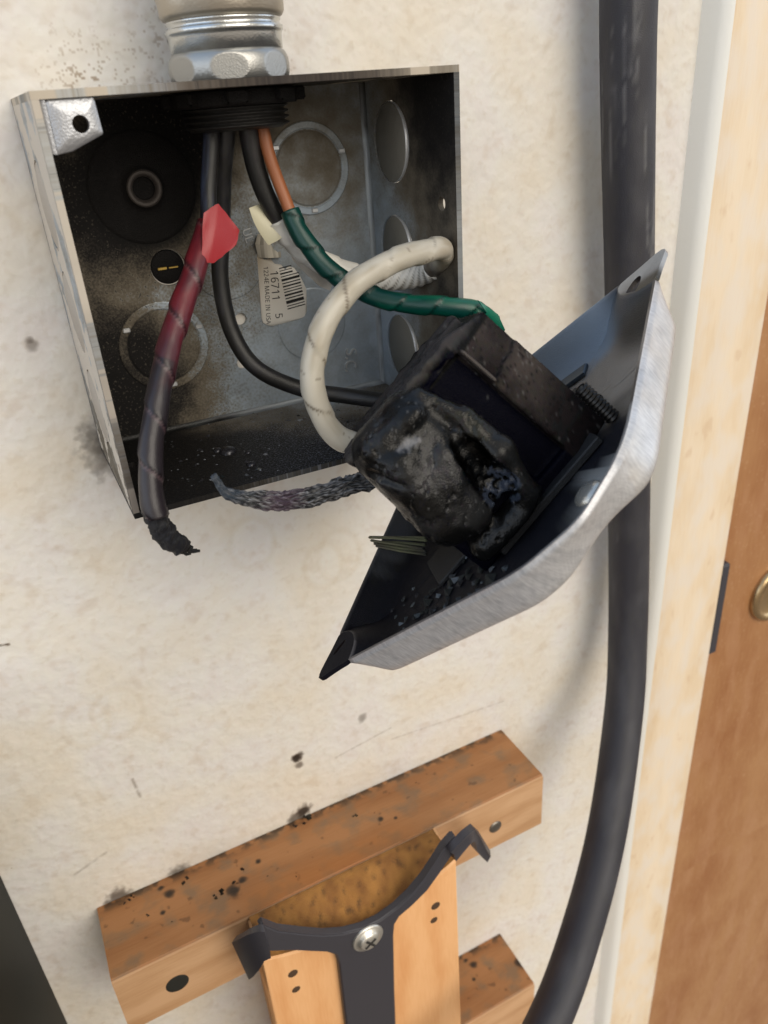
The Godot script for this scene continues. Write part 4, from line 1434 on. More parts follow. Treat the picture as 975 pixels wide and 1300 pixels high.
func lump_tint(p: Vector3) -> Color:
	var n := noise2.get_noise_3d(p.x * 4.0, p.y * 4.0, p.z * 4.0)
	var b := noise.get_noise_3d(p.x * 1.4, p.y * 1.4, p.z * 1.4)
	var c := Color(0.004, 0.0042, 0.0048).lerp(Color(0.019, 0.0185, 0.019), clampf(b * 2.2 + 0.3, 0, 1))
	c = c.lerp(Color(0.018, 0.0165, 0.012).lerp(Color(0.008, 0.008, 0.008), clampf(0.5 + b * 2.0 + n, 0, 1)), 0.8 * smoothstep(1.6, 3.2, p.x + 0.6 * n))
	c = c.lerp(Color(0.036, 0.0355, 0.037), 0.55 * smoothstep(8.0, 0.0, p.distance_to(Vector3(-8.0, -31.0, 20.0)) + 4.0 * n))
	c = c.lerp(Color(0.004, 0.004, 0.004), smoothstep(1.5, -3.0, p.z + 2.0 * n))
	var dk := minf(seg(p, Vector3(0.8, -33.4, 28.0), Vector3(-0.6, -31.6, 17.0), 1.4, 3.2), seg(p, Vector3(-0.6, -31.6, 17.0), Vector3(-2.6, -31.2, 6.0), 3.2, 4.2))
	c = c.lerp(Color(0.003, 0.003, 0.003), smoothstep(1.0, 0.1, dk + 0.6 * n))  # fissure painted black to deepen its shade
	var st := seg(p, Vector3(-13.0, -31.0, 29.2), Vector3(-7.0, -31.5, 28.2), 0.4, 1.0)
	c = c.lerp(Color(0.20, 0.20, 0.21), 0.7 * smoothstep(1.0, -0.4, st + 1.4 * n))  # pale streak: a highlight painted on the lump
	if p.distance_to(Vector3(-2.2, -29.0, 5.0)) < 5.2 and noise2.get_noise_3d(p.x * 3.4, p.y * 3.4, p.z * 3.4) < -0.02:
		c = c.lerp(Color(0.040, 0.050, 0.072), 0.85)
	if noise2.get_noise_3d(p.x * 13.0, p.y * 13.0, p.z * 13.0) > 0.56:
		c = c.lerp(Color(0.11, 0.11, 0.11), 0.5)
	return c

func cover_outline(level: float) -> PackedVector2Array:   # level 0 at the rim, 1 at the face; the corners with screw slots are cut back in a curve
	var s := W
	var k := lerpf(0.0, 0.3, level)
	var pts := PackedVector2Array()
	var ra := 12.5 + 5.5 * level
	var rc := 13.0 + 8.0 * level
	var rim := [Vector2(80, 0.8), Vector2(86, 3.1), Vector2(90.5, 5.0), Vector2(93.8, 7.6), Vector2(96.8, 13.0), Vector2(99.4, 18.0), Vector2(101.0, 24), Vector2(101.6, 30)]
	var face := [Vector2(77.0, 1.7), Vector2(81.5, 3.6), Vector2(84.6, 8.0), Vector2(87.2, 13.0), Vector2(91.0, 16.8), Vector2(95.4, 18.8), Vector2(99.6, 20.6), Vector2(101.3, 27)]
	# along the first side, from the lower slot corner to the near corner
	for i in range(0, 12):
		pts.append(Vector2(lerpf(ra + 0.5, 74.0, i / 11.0), k))
	for i in rim.size():
		pts.append(rim[i].lerp(face[i], level))
	for i in range(1, 10):
		pts.append(Vector2(s - k, lerpf(30.0, s - 0.5 - rc, i / 9.0)))
	for i in range(1, 12):   # curve round the upper slot corner
		var a := PI * 1.5 - PI / 2 * i / 12.0
		pts.append(Vector2(s - 0.5, s - 0.5) + Vector2(cos(a), sin(a)) * rc)
	for i in range(0, 10):
		pts.append(Vector2(lerpf(s - 0.5 - rc, 28.0, i / 9.0), s - k))
	for i in range(1, 8):
		var q: Vector2 = rim[i - 1].lerp(face[i - 1], level)
		pts.append(Vector2(s - q.x, s - q.y))
	for i in range(0, 10):
		pts.append(Vector2(k, lerpf(70.0, ra + 0.5, i / 9.0)))
	for i in range(1, 12):
		var a := PI / 2 - PI / 2 * i / 12.0
		pts.append(Vector2(0.5, 0.5) + Vector2(cos(a), sin(a)) * ra)
	return rounded(pts, 2 + int(10.0 * level))

func build_outlet() -> void:
	var o := Node3D.new()
	o.name = numbered("outlet_on_cover")
	add_child(o)
	tag(o, "melted black power outlet on a bent square steel cover, hanging out of the box", "outlet")
	o.transform = Transform3D(Basis(Vector3(0.3447798, 0.6624306, 0.6650658), Vector3(0.7064881, 0.2833822, -0.6485130), Vector3(-0.6180627, 0.6934552, -0.3702949)).orthonormalized(), Vector3(34.8175, -142.8583, 87.2905) * MM)
	var depth := 9.6
	# outer skin of the raised cover: rim lip, wall, rolled edge, face
	var g := Geo.new()
	var rows := []
	var prof := [[0.0, 0.55, 0.0], [0.0, 0.0, 0.0], [0.0, -0.5, -0.35], [0.12, -1.5, -0.2], [0.25, -2.6, -0.1], [0.4, -4.0, -0.05], [0.6, -5.5, 0.0], [0.7, -6.5, 0.05], [0.8, -7.4, 0.1], [0.93, -9.0, 0.4], [1.0, -9.8, 1.0], [1.0, -10.2, 2.2]]
	for q in prof:
		rows.append(ring_at(cover_outline(q[0]), q[1], q[2]))
	g.sg = 1
	var cols := []
	for i in rows.size():
		var cl := PackedColorArray()
		for v in rows[i]:
			var sc := noise2.get_noise_2d(v.x * 8.0, v.z * 1.0 + v.y)
			var c := Color(0.64, 0.645, 0.655).lerp(Color(0.46, 0.47, 0.49), clampf(sc * 1.5, 0, 1))
			if v.x > 76 and v.y > 20:
				c = c.lerp(Color(0.56, 0.50, 0.42), 0.6 * clampf(noise.get_noise_2d(v.y * 0.7, v.z) + 0.4, 0, 1))
			if v.x < 17.0 and v.y < 17.0:
				c = c.lerp(Color(0.012, 0.012, 0.014), smoothstep(16.5, 12.0, v.x) if v.z > -4.0 else smoothstep(13.0, 9.0, v.x))
			if v.x > 84.0 and v.y > 86.0 and v.z > -1.0:
				c = c.lerp(Color(0.30, 0.30, 0.31), 0.7)
			if i <= 1 and v.x < 70:
				c = c.lerp(Color(0.62, 0.56, 0.55), 0.5)
			cl.append(c)
		cols.append(cl)
	for i in rows.size() - 1:   # rows run away from the rim: ring x row points inwards, so reverse
		var a: PackedVector3Array = rows[i]
		var b: PackedVector3Array = rows[i + 1]
		var m := a.size()
		for j in m:
			var k := (j + 1) % m
			g.tric(b[j], b[k], a[k], cols[i + 1][j], cols[i + 1][k], cols[i][k])
			g.tric(b[j], a[k], a[j], cols[i + 1][j], cols[i][k], cols[i][j])
	g.sg = 2
	var face: PackedVector3Array = rows[-1]
	fan(g, face, true)
	var scratch := scratched_steel()
	commit(g, "cover_flange", scratch, o)
	# inner skin, sooty near the outlet, bare and painted with blue reflection towards the upper slot corner
	g = Geo.new()
	g.sg = 1
	var inner := []
	for q in [[0.0, 0.55, 0.0], [0.0, 0.5, 0.9], [0.05, -0.2, 1.2], [0.3, -1.6, 1.8], [0.5, -3.4, 2.6], [0.7, -5.2, 3.5], [0.8, -6.6, 4.6], [0.9, -7.5, 5.9], [1.0, -8.1, 7.6], [1.0, -8.3, 9.6]]:
		inner.append(ring_at(cover_outline(q[0]), q[1], q[2]))
	var floor_ring: PackedVector3Array = inner[-1]
	for kk in [0.8, 0.6, 0.4, 0.2]:
		var r := PackedVector3Array()
		for v in floor_ring:
			r.append(Vector3(50.8 + (v.x - 50.8) * kk, 50.8 + (v.y - 50.8) * kk, v.z + 0.35 * noise.get_noise_2d(v.x * kk * 2.0, v.y * kk * 2.0)))
		inner.append(r)
	var icol := []
	for r in inner:
		var cl := PackedColorArray()
		for v in r:
			cl.append(soot_and_reflection(v))
		icol.append(cl)
	ring_rows(g, inner, true, 1, 1, icol)
	var mid := Vector3(50.8, 50.8, -8.3)
	for j in inner[-1].size():
		var k: int = (j + 1) % inner[-1].size()
		g.tric(mid, inner[-1][j], inner[-1][k], Color(0.012, 0.012, 0.012), icol[-1][j], icol[-1][k])
	var im := dull(plain(Color(1, 1, 1), 0.42, 0.1, true, mats.rough_bump, 0.02, 60.0), 0.35)
	commit(g, "cover_inside", im, o)
	# the two slotted corner tabs
	for side in 2:
		g = Geo.new()
		var poly := PackedVector2Array()
		var arc := PackedVector2Array()
		for i in 9:
			var a := PI / 2 - PI / 2 * i / 8.0
			arc.append(Vector2(0.5, 0.5) + Vector2(cos(a), sin(a)) * (13.2 if side == 0 else 13.7))
		# outline about the slot: the arc, then the rounded tip of the corner
		var line := PackedVector2Array()
		for i in 9:
			line.append(arc[8 - i])
		for q in [Vector2(0, 13), Vector2(-0.4, 9), Vector2(-1.2, 4.0), Vector2(-1.6, 1.2), Vector2(-0.9, -0.9), Vector2(1.2, -1.5), Vector2(5, -0.8), Vector2(9, -0.3), Vector2(13, 0)]:
			line.append(q)
		var hole := Vector2(4.2, 7.6) if side == 0 else Vector2(8.2, 9.4)
		var half := Vector2(0.9, 2.6) if side == 0 else Vector2(2.3, 5.2)
		var ha := -0.75 if side == 0 else -0.25
		var n := 48
		for i in n:
			var q := []
			for e in 2:
				var a := -TAU * (i + e) / n
				var dir := Vector2(cos(a), sin(a))
				var hit := hole + dir * 3.0
				for k in line.size():
					var x = Geometry2D.segment_intersects_segment(hole, hole + dir * 40.0, line[k], line[(k + 1) % line.size()])
					if x != null:
						hit = x
				var ld := dir.rotated(-ha)
				var rr := 1.0 / sqrt(pow(ld.x / half.x, 2) + pow(ld.y / half.y, 2))
				q.append(hole + dir * minf(rr, hole.distance_to(hit) * 0.8))
				q.append(hit)
			var pts := []
			for v in q:
				pts.append(v if side == 0 else Vector2(W, W) - v)
			var top := 0.55
			var bot := -0.7
			var cc := []
			for v in pts:
				cc.append(Color(0.010, 0.010, 0.012) if side == 0 else Color(0.36, 0.37, 0.38).lerp(Color(0.03, 0.028, 0.026), smoothstep(97.5, 91.0, v.y + 0.12 * (v.x - 95.0) + 1.5 * noise.get_noise_2d(v.x * 3.0, v.y * 3.0))))
			# pts: hole0, hit0, hole1, hit1 with the angle running clockwise
			g.sg = 1
			g.tric(V(pts[0], top), V(pts[2], top), V(pts[3], top), cc[0], cc[2], cc[3])
			g.tric(V(pts[0], top), V(pts[3], top), V(pts[1], top), cc[0], cc[3], cc[1])
			g.sg = 2
			g.tric(V(pts[1], bot), V(pts[3], bot), V(pts[2], bot), cc[1], cc[3], cc[2])
			g.tric(V(pts[1], bot), V(pts[2], bot), V(pts[0], bot), cc[1], cc[2], cc[0])
			g.sg = 3
			g.tric(V(pts[1], top), V(pts[3], top), V(pts[3], bot), cc[1], cc[3], cc[3])
			g.tric(V(pts[1], top), V(pts[3], bot), V(pts[1], bot), cc[1], cc[3], cc[1])
			var dk := Color(0.012, 0.011, 0.010)  # slot walls painted black for the shade inside the slot
			g.tric(V(pts[2], top), V(pts[0], top), V(pts[0], bot), dk, dk, dk)
			g.tric(V(pts[2], top), V(pts[0], bot), V(pts[2], bot), dk, dk, dk)
		commit(g, "slotted_corner", dull(plain(Color(1, 1, 1), 0.6 if side == 0 else 0.42, 0.0 if side == 0 else 0.4, true, mats.rough_bump, 0.01, 60.0), 0.15 if side == 0 else 0.5), o)
	# the outlet body
	g = Geo.new()
	nets(g, Vector3(-22, -28.5, -10), Vector3(28.5, 22.5, 38), 0.66, outlet_field, efn, outlet_tint)
	commit(g, "outlet_body", dull(plain(Color(1, 1, 1), 0.5, 0.0, true, mats.rough_bump, 0.02, 80.0), 0.2), o)
	g = Geo.new()
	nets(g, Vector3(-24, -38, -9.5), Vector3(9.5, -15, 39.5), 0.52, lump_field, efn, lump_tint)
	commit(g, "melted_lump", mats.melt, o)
	# mounting strap: a thin steel edge along the foot
	g = Geo.new()
	var sx := Transform3D(Basis(Vector3(cos(EA), sin(EA), 0), Vector3(-sin(EA), cos(EA), 0), Vector3(0, 0, 1)), Vector3(50.8, 50.8, 0))
	box(g, Vector3(-14, -26.6, -8.2), Vector3(21.5, 22, -6.2), 0.3, sx)
	box(g, Vector3(-32, -9, -8.2), Vector3(32, 9, -6.9), 0.3, sx)
	commit(g, "mounting_strap", plain(Color(0.17, 0.17, 0.175), 0.5, 0.4, false, mats.rough_bump, 0.02, 80.0), o)
	# threaded screw beside the body
	g = Geo.new()
	var pr := PackedVector2Array()
	for i in 11:
		var z := -8.0 + i * 1.05
		pr.append(Vector2(1.35, z)); pr.append(Vector2(1.95, z + 0.4)); pr.append(Vector2(1.95, z + 0.55)); pr.append(Vector2(1.35, z + 0.95))
	lathe(g, pr, sx * Transform3D(Basis(), Vector3(27.4, -22.6, 0)), 24)
	commit(g, "mounting_screw", plain(Color(0.17, 0.165, 0.16), 0.32, 0.75), o)
	# small plate edge and rivet by the upper slot corner
	g = Geo.new()
	box(g, Vector3(58, 83.5, -8.3), Vector3(71, 89.0, -7.0), 0.35)
	commit(g, "stamped_tab", plain(Color(0.30, 0.34, 0.38), 0.4, 0.7, false, mats.grain, 0.004, 60.0), o)
	# dimple added in a pale colour to imitate a reflection in the near corner
	g = Geo.new()
	lathe(g, PackedVector2Array([Vector2(3.8, -0.6), Vector2(3.4, 0.2), Vector2(2.2, 0.8), Vector2(0.9, 1.1), Vector2(0.01, 1.15)]), Transform3D(Basis(), Vector3(82.6, 28.0, -7.9)), 32)
	commit(g, "glint_dimple", plain(Color(0.74, 0.73, 0.70), 0.26, 0.7, false, mats.grain, 0.006, 60.0), o)
	# loose strands and crumbs
	g = Geo.new()
	for i in 6:
		var q0 := unl_strand(i)
		tube(g, PackedVector3Array([q0[0], q0[0].lerp(q0[1], 0.5) + Vector3(0, 0, 0.5 * sin(i)), q0[1]]), 8, func(_t: float, _a: float, _s: float) -> float: return 0.42, func(_t: float, _a: float, s: float) -> Color: return Color(0.012, 0.013, 0.01).lerp(Color(0.11, 0.12, 0.055), 0.5 + 0.5 * sin(s * 1.3 + i)))
	commit(g, "frayed_strands", mats.char, o)
	var rng := RandomNumberGenerator.new()
	rng.seed = 4
	g = Geo.new()
	for i in 210:
		var at := Vector3(rng.randf_range(8, 60), rng.randf_range(6, 40), -8.0)
		if at.y > 8.0 + at.x * 0.55:
			continue
		crumb(g, at, rng.randf_range(0.35, 1.5) if i % 4 else rng.randf_range(1.0, 2.2), rng, Color(0.015, 0.016, 0.018).lerp(Color(0.16, 0.19, 0.22), pow(rng.randf(), 5.0)))
	for i in 26:
		var at := Vector3(rng.randf_range(6, 22), 4.0 + rng.randf_range(2, 26), -7.6)
		crumb(g, at, rng.randf_range(0.3, 1.0), rng, Color(0.02, 0.022, 0.024).lerp(Color(0.25, 0.30, 0.32), pow(rng.randf(), 3.0)))
	var cr := commit(g, "burnt_crumbs", mats.char, o)
	cr.set_meta("kind", "stuff")

func unl_strand(i: int) -> Array:
	var a := Vector3(-4.0 + 1.5 * i, 52.3 - 1.5 * i, 3.0 + 0.9 * sin(i * 2.4))
	return [a, Vector3(32.0 + 0.6 * sin(i * 1.7), 33.8 - 1.0 * i, 1.4 - 0.35 * i)]

func crumb(g: Geo, at: Vector3, r: float, rng: RandomNumberGenerator, c: Color) -> void:
	g.colored = true
	g.col = c
	g.sg = 0xffffffff
	var v := []
	for d in [Vector3(1, 0, 0), Vector3(0, 1, 0), Vector3(-1, 0, 0), Vector3(0, -1, 0)]:
		v.append(at + d.rotated(Vector3(0, 0, 1), rng.randf() * 0.9) * r * rng.randf_range(0.5, 1.4))
	var top := at + Vector3(rng.randf_range(-0.3, 0.3) * r, rng.randf_range(-0.3, 0.3) * r, r * rng.randf_range(0.4, 0.9))
	for i in 4:
		g.tri(v[i], v[(i + 1) % 4], top)
	g.quad(v[3], v[2], v[1], v[0])

func scratched_steel() -> StandardMaterial3D:
	var m := plain(Color(1, 1, 1), 0.45, 0.45, true)
	var n := FastNoiseLite.new()
	n.seed = 61; n.frequency = 0.06; n.fractal_octaves = 4
	var t := NoiseTexture2D.new()
	t.noise = n; t.width = 512; t.height = 512; t.seamless = true
	m.uv1_triplanar = true
	m.uv1_scale = Vector3(70, 70, 9)
	var rt := NoiseTexture2D.new()
	var rn := FastNoiseLite.new()
	rn.seed = 62; rn.frequency = 0.05; rn.fractal_octaves = 5
	rt.noise = rn; rt.width = 512; rt.height = 512; rt.seamless = true
	rt.color_ramp = grad(Color(0.86, 0.86, 0.87), Color(1, 1, 1), 0.25, 0.75)
	m.albedo_texture = rt
	m.heightmap_enabled = true
	m.heightmap_texture = t
	m.heightmap_scale = 0.0018
	return m

func rounded(q: PackedVector2Array, passes: int) -> PackedVector2Array:   # evenly spaced points, corners eased
	var n := q.size()
	var total := 0.0
	for i in n:
		total += q[i].distance_to(q[(i + 1) % n])
	var m := 330
	var out := PackedVector2Array()
	var i := 0
	var run := 0.0
	for k in m:
		var want := total * k / m
		while run + q[i].distance_to(q[(i + 1) % n]) < want:
			run += q[i].distance_to(q[(i + 1) % n])
			i += 1
		out.append(q[i].lerp(q[(i + 1) % n], (want - run) / maxf(q[i].distance_to(q[(i + 1) % n]), 1e-6)))
	for p in passes:
		var nxt := PackedVector2Array()
		for k in m:
			nxt.append(out[k] * 0.5 + (out[(k + m - 1) % m] + out[(k + 1) % m]) * 0.25)
		out = nxt
	return out

func ring_at(q: PackedVector2Array, z: float, inset: float) -> PackedVector3Array:
	var out := PackedVector3Array()
	var n := q.size()
	for i in n:
		var d := (q[(i + 1) % n] - q[(i + n - 1) % n]).normalized()
		out.append(Vector3(q[i].x - d.y * inset, q[i].y + d.x * inset, z))
	return out

func soot_and_reflection(v: Vector3) -> Color:
	var n := noise.get_noise_2d(v.x * 1.3, v.y * 1.3)
	var black := Color(0.010, 0.010, 0.012)
	var blue := Color(0.26, 0.315, 0.385)  # sky reflection put into the steel colour
	var tan_ := Color(0.30, 0.26, 0.22)
	# bare metal and painted reflection show beyond a line from the near corner to the far side
	var bare := smoothstep(6.0, 26.0, (v.y - 50.0) + 0.35 * (v.x - 60.0) + n * 10.0)
	var c := black.lerp(tan_.lerp(blue, smoothstep(84.0, 90.0, v.y + 0.5 * n)), bare)
	c = c.lerp(Color(0.02, 0.018, 0.016), 0.85 * smoothstep(14.0, 5.0, absf(Vector2(v.x - 101.0, v.y - 101.0).length() - 17.0)) * smoothstep(78.0, 88.0, v.x))
	if v.x > 78.0 and v.y < 36.0:
		c = c.lerp(Color(0.34, 0.34, 0.33), smoothstep(77.0, 86.0, v.x + 3.0 * n) * smoothstep(42.0, 32.0, v.y) * 0.9)
	c = c.lerp(Color(0.12, 0.12, 0.125), 0.7 * smoothstep(7.0, 2.0, v.x) * smoothstep(36.0, 46.0, v.y + n * 8.0) * smoothstep(72.0, 60.0, v.y))
	if v.z > 0.3:
		c = c.lerp(Color(0.30, 0.27, 0.26), 0.5 if v.y < 30.0 and v.x > 12.0 else 0.15)
	return c

# ------------------------------------------------------------------ thick power cable
func build_power_cable() -> void:
	var o := Vector3(192, 0, 15)
	var w := thing("power_cable", "thick black power cable hanging down the wall right of the box", "cable", o)
	var path := spline(P([188, 60, 15.5, 190.6, 16.3, 15, 193.6, -15, 15, 197, -45, 15, 201, -80, 15, 207, -140, 15, 213.0, -199.6, 15.5, 212.7, -241.5, 20, 203.2, -277.8, 32, 177, -321.6, 55, 147, -352, 75, 112, -372, 94, 60, -396, 112]), 2.5)
	var g := Geo.new()
	tube(g, path, 56, func(_t: float, a: float, s: float) -> float: return 9.2 + 0.10 * wobble(s * 0.1, a, 3.0), func(_t: float, a: float, s: float) -> Color:
		var c := Color(0.026, 0.026, 0.033)
		var k := noise2.get_noise_3d(s * 0.35, cos(a) * 9.0, sin(a) * 9.0)
		c = c.lerp(Color(0.046, 0.046, 0.054), clampf(k * 1.3 + 0.2, 0, 1))
		var scuff := noise.get_noise_3d(s * 0.22, cos(a) * 34.0, sin(a) * 34.0 + 70.0) + 0.25 * noise2.get_noise_3d(s * 2.0, cos(a) * 40.0, sin(a) * 40.0) - 0.3 * smoothstep(90.0, 170.0, s)
		if scuff > 0.30:
			c = c.lerp(Color(0.16, 0.16, 0.165), clampf((scuff - 0.30) * 2.6, 0, 0.5))
		return c)
	commit(g, "jacket", plain(Color(1, 1, 1), 0.55, 0.0, true, mats.rough_bump, 0.012, 40.0), w, o)

# ------------------------------------------------------------------ wooden cord rack
const CRUMBS := [[-12.6, 5.0, 2.6], [0.8, 19.0, 3.0], [6.0, 18.0, 2.4], [13.0, 12.0, 2.2], [-2.5, 18.5, 1.4], [-29.0, 13.0, 1.6], [66.5, 12.0, 2.0], [74.0, 14.5, 1.2], [44.0, 1.6, 3.2], [41.0, 2.6, 2.0], [20.0, 21.0, 1.4], [-36.0, 3.0, 2.2], [-33.0, 2.0, 1.6], [30.0, 27.0, 1.2], [98.0, 9.0, 0.9], [-20.0, 22.0, 0.9]]

func build_rack() -> void:
	var o := Vector3(50, -460, 0)
	var w := thing("cord_rack", "wooden cord rack with a black fork-shaped hook, screwed to the wall below the box", "rack", o)
	var dirt_and_shade := func(c: Color, x: float, y: float) -> Color:
		# y 0..40: top face, old and soiled, with shade painted in as well; above 40: planed front
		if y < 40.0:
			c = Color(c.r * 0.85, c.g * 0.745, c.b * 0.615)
			var f := noise2.get_noise_2d(x * 1.5 + 70.0, y * 1.5)
			c = c.lerp(Color(0.45, 0.40, 0.34), clampf(noise.get_noise_2d(x * 0.9, y * 0.9 + 300.0) * 1.0, 0, 0.5))
			for q in [[32.0, 9.0, 2.6], [30.0, 4.0, 2.0], [57.0, 22.0, 4.2], [61.0, 19.0, 2.4], [28.0, 17.0, 1.6], [70, 13, 1.6], [126, 20, 1.9], [132, 23, 1.1]]:
				var d = Vector2(x - q[0], y - q[1]).length() / (q[2] * (1.0 + 0.7 * f))
				if d < 1.0:
					c = c.lerp(Color(0.13, 0.095, 0.065), smoothstep(1.0, 0.25, d) * 0.85)
			if y < 5.0:
				c = c.lerp(Color(0.22, 0.17, 0.12), (1.0 - y / 5.0) * clampf(0.5 + f * 2.0, 0, 0.9))
			c = c.lerp(Color(0.30, 0.20, 0.12), 0.4 * smoothstep(0.50, 0.70, f + 0.2 * noise.get_noise_2d(x * 0.6, y * 0.6)))
			c = c.lerp(Color(0.62, 0.36, 0.13), 0.45 * smoothstep(20.0, 33.0, y) * smoothstep(52.0, 66.0, x) * smoothstep(150.0, 120.0, x))
		return c
	var cm := wood(800, 312, 210.0, 82.0, Color(0.79, 0.635, 0.485), Color(0.66, 0.49, 0.33), 140.0, 0.6, dirt_and_shade)
	for lv in 2:
		var y := -293.0 - 166.0 * lv
		var g := Geo.new()
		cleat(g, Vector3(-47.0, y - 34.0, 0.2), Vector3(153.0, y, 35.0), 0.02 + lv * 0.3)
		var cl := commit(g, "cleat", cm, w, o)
		for q in ([[-25.3, -311.6, 0], [126.0, -312.0, 1]] if lv == 0 else []):
			g = Geo.new()
			var at := Vector3(q[0], q[1], 35.0)
			if q[2] == 0:
				lathe(g, PackedVector2Array([Vector2(4.6, 0.02), Vector2(4.4, 0.15), Vector2(2.8, 0.12), Vector2(0.01, 0.1)]), Transform3D(Basis(), at), 28)
				commit(g, "countersunk_hole", plain(Color(0.12, 0.12, 0.10), 0.8), cl, o)
			else:
				lathe(g, PackedVector2Array([Vector2(3.4, 0.02), Vector2(3.3, 0.3), Vector2(2.0, 0.7), Vector2(0.01, 0.8)]), Transform3D(Basis(), at), 28)
				commit(g, "screw_head", plain(Color(0.5, 0.48, 0.45), 0.35, 0.8), cl, o)
	var cg := Geo.new()
	var rng := RandomNumberGenerator.new()
	rng.seed = 21
	for q in CRUMBS:
		for k in int(q[2] * 1.3):
			var n0 := cg.p.size()
			crumb(cg, Vector3(q[0] + rng.randf_range(-1.0, 1.0) * q[2], q[1] + rng.randf_range(-0.7, 0.7) * q[2], 0), rng.randf_range(0.5, 1.0) * q[2] * 0.5, rng, Color(0.014, 0.011, 0.009).lerp(Color(0.05, 0.04, 0.03), rng.randf()))
			for j in range(n0, cg.p.size()):
				var v := cg.p[j]
				cg.p[j] = Vector3(v.x, -293.0 + v.z * 0.8, v.y)
	var soot := commit(cg, "soot_crumbs", dull(plain(Color(1, 1, 1), 0.8, 0.0, true), 0.2), w, o)
	soot.set_meta("kind", "stuff")
	# upright board with a scooped top
	var g := Geo.new()
	var top := PackedVector2Array()
	for i in 25:
		var a := float(i) / 24
		var x := lerpf(93.6, 6.6, a)
		top.append(Vector2(x, -293.6 - 10.5 * (1.0 - pow(absf(x - 50.0) / 44.0, 2.0)) + (x - 50.0) * 0.02))
	var poly := PackedVector2Array([Vector2(4.6, -700), Vector2(92.0, -700)])
	poly.append_array(top)
	slab(g, poly, 18.8, 0.8, Transform3D(Basis(), Vector3(0, 0, 54.0)), 0.0)
	for i in g.p.size():
		g.u[i] = Vector2(g.p[i].y / 300.0, g.p[i].x / 90.0 + g.p[i].z / 40.0)
	var um := wood(480, 200, 300.0, 90.0, Color(0.93, 0.72, 0.51), Color(0.85, 0.60, 0.38), 640.0, 0.55)
	var ub := commit(g, "upright_board", um, w, o)
	# raw scooped end: a thin layer of charred, dusty wood
	g = Geo.new()
	g.colored = true
	var rows := []
	var cols := []
	for i in 97:
		var a := float(i) / 96
		var x := lerpf(92.9, 7.3, a)
		var y := -293.6 - 10.5 * (1.0 - pow(absf(x - 50.0) / 44.0, 2.0)) + (x - 50.0) * 0.02 + 0.12
		var r := PackedVector3Array()
		var cl := PackedColorArray()
		for j in 21:
			var z := lerpf(35.15, 53.2, j / 20.0)
			r.append(Vector3(x, lerpf(-293.3, y, smoothstep(0.0, 0.85, j / 20.0)) + 0.10 * noise2.get_noise_2d(x * 4.0, z * 4.0), z))
			var c := Color(0.42, 0.195, 0.045).lerp(Color(0.25, 0.105, 0.025), clampf(0.5 + noise.get_noise_2d(x * 2.0, z * 2.0), 0, 1))
			var sp := noise2.get_noise_2d(x * 2.1 + 30.0, z * 2.1)
			c = c.lerp(Color(0.05, 0.026, 0.012), 0.6 * smoothstep(0.30, 0.50, sp + 0.25 * noise.get_noise_2d(x * 0.9, z * 0.9)))
			cl.append(c)
		rows.append(r)
		cols.append(cl)
	ring_rows(g, rows, false, 1, 1, cols)
	flip_all(g)
	commit(g, "charred_end", plain(Color(1, 1, 1), 0.75, 0.0, true, mats.rough_bump, 0.04, 50.0), ub, o)
	for q in [[16.8, -311.5, 2.1], [16.8, -322.2, 1.8], [82.4, -315.6, 2.2], [81.2, -324.5, 1.8]]:
		g = Geo.new()
		lathe(g, PackedVector2Array([Vector2(q[2], 0.02), Vector2(q[2] * 0.8, 0.12), Vector2(0.01, 0.1)]), Transform3D(Basis(), Vector3(q[0], q[1], 54.0)), 20)
		commit(g, "nail_hole", plain(Color(0.30, 0.22, 0.15), 0.8), ub, o)
	# fork-shaped hook
	g = Geo.new()
	var up := [Vector2(8.6, -270.2), Vector2(14, -278.0), Vector2(22.5, -286.0), Vector2(31, -293.4), Vector2(39, -298.4), Vector2(47, -301.2), Vector2(55.1, -301.6), Vector2(63, -299.4), Vector2(70.2, -295.4), Vector2(77, -289.4), Vector2(82, -283.4), Vector2(87, -276.8), Vector2(91.5, -273.4)]
	var low := [Vector2(93.4, -281.0), Vector2(89, -285.4), Vector2(84, -291.4), Vector2(77.6, -298.4), Vector2(70, -303.0), Vector2(64.0, -305.6), Vector2(61.4, -309.0), Vector2(60.4, -316), Vector2(58.4, -352), Vector2(57, -384), Vector2(50, -700), Vector2(28, -700), Vector2(33.8, -384), Vector2(34.4, -352), Vector2(35.2, -316), Vector2(34.4, -309), Vector2(31.0, -304.6), Vector2(25, -299.6), Vector2(18, -293.6), Vector2(8.8, -287.0)]
	var hp := PackedVector2Array()
	for i in low.size():
		hp.append(low[low.size() - 1 - i])
	for i in up.size():
		hp.append(up[up.size() - 1 - i])
	# hp runs: lower left ... lower right, then upper right ... upper left = counter-clockwise
	slab(g, hp, 3.0, 0.7, Transform3D(Basis(), Vector3(0, 0, 57.2)))
	var hk := commit(g, "hook", mats.black_metal, w, o)
	g = Geo.new()
	var flap := [PackedVector3Array([Vector3(9.6, -271.0, 57.1), Vector3(9.6, -286.8, 57.1)]), PackedVector3Array([Vector3(8.2, -270.2, 56.7), Vector3(8.3, -288.0, 56.8)]), PackedVector3Array([Vector3(5.4, -273.4, 54.2), Vector3(6.6, -295.5, 54.6)]), PackedVector3Array([Vector3(2.2, -280.0, 49.8), Vector3(4.4, -304.5, 50.4)]), PackedVector3Array([Vector3(0.2, -286.0, 45.6), Vector3(3.1, -311.5, 46.2)])]
	two_sided(g, flap, Color(1, 1, 1), -3.0)
	commit(g, "curled_tip", mats.black_metal, hk, o)
	g = Geo.new()
	var leaf := []
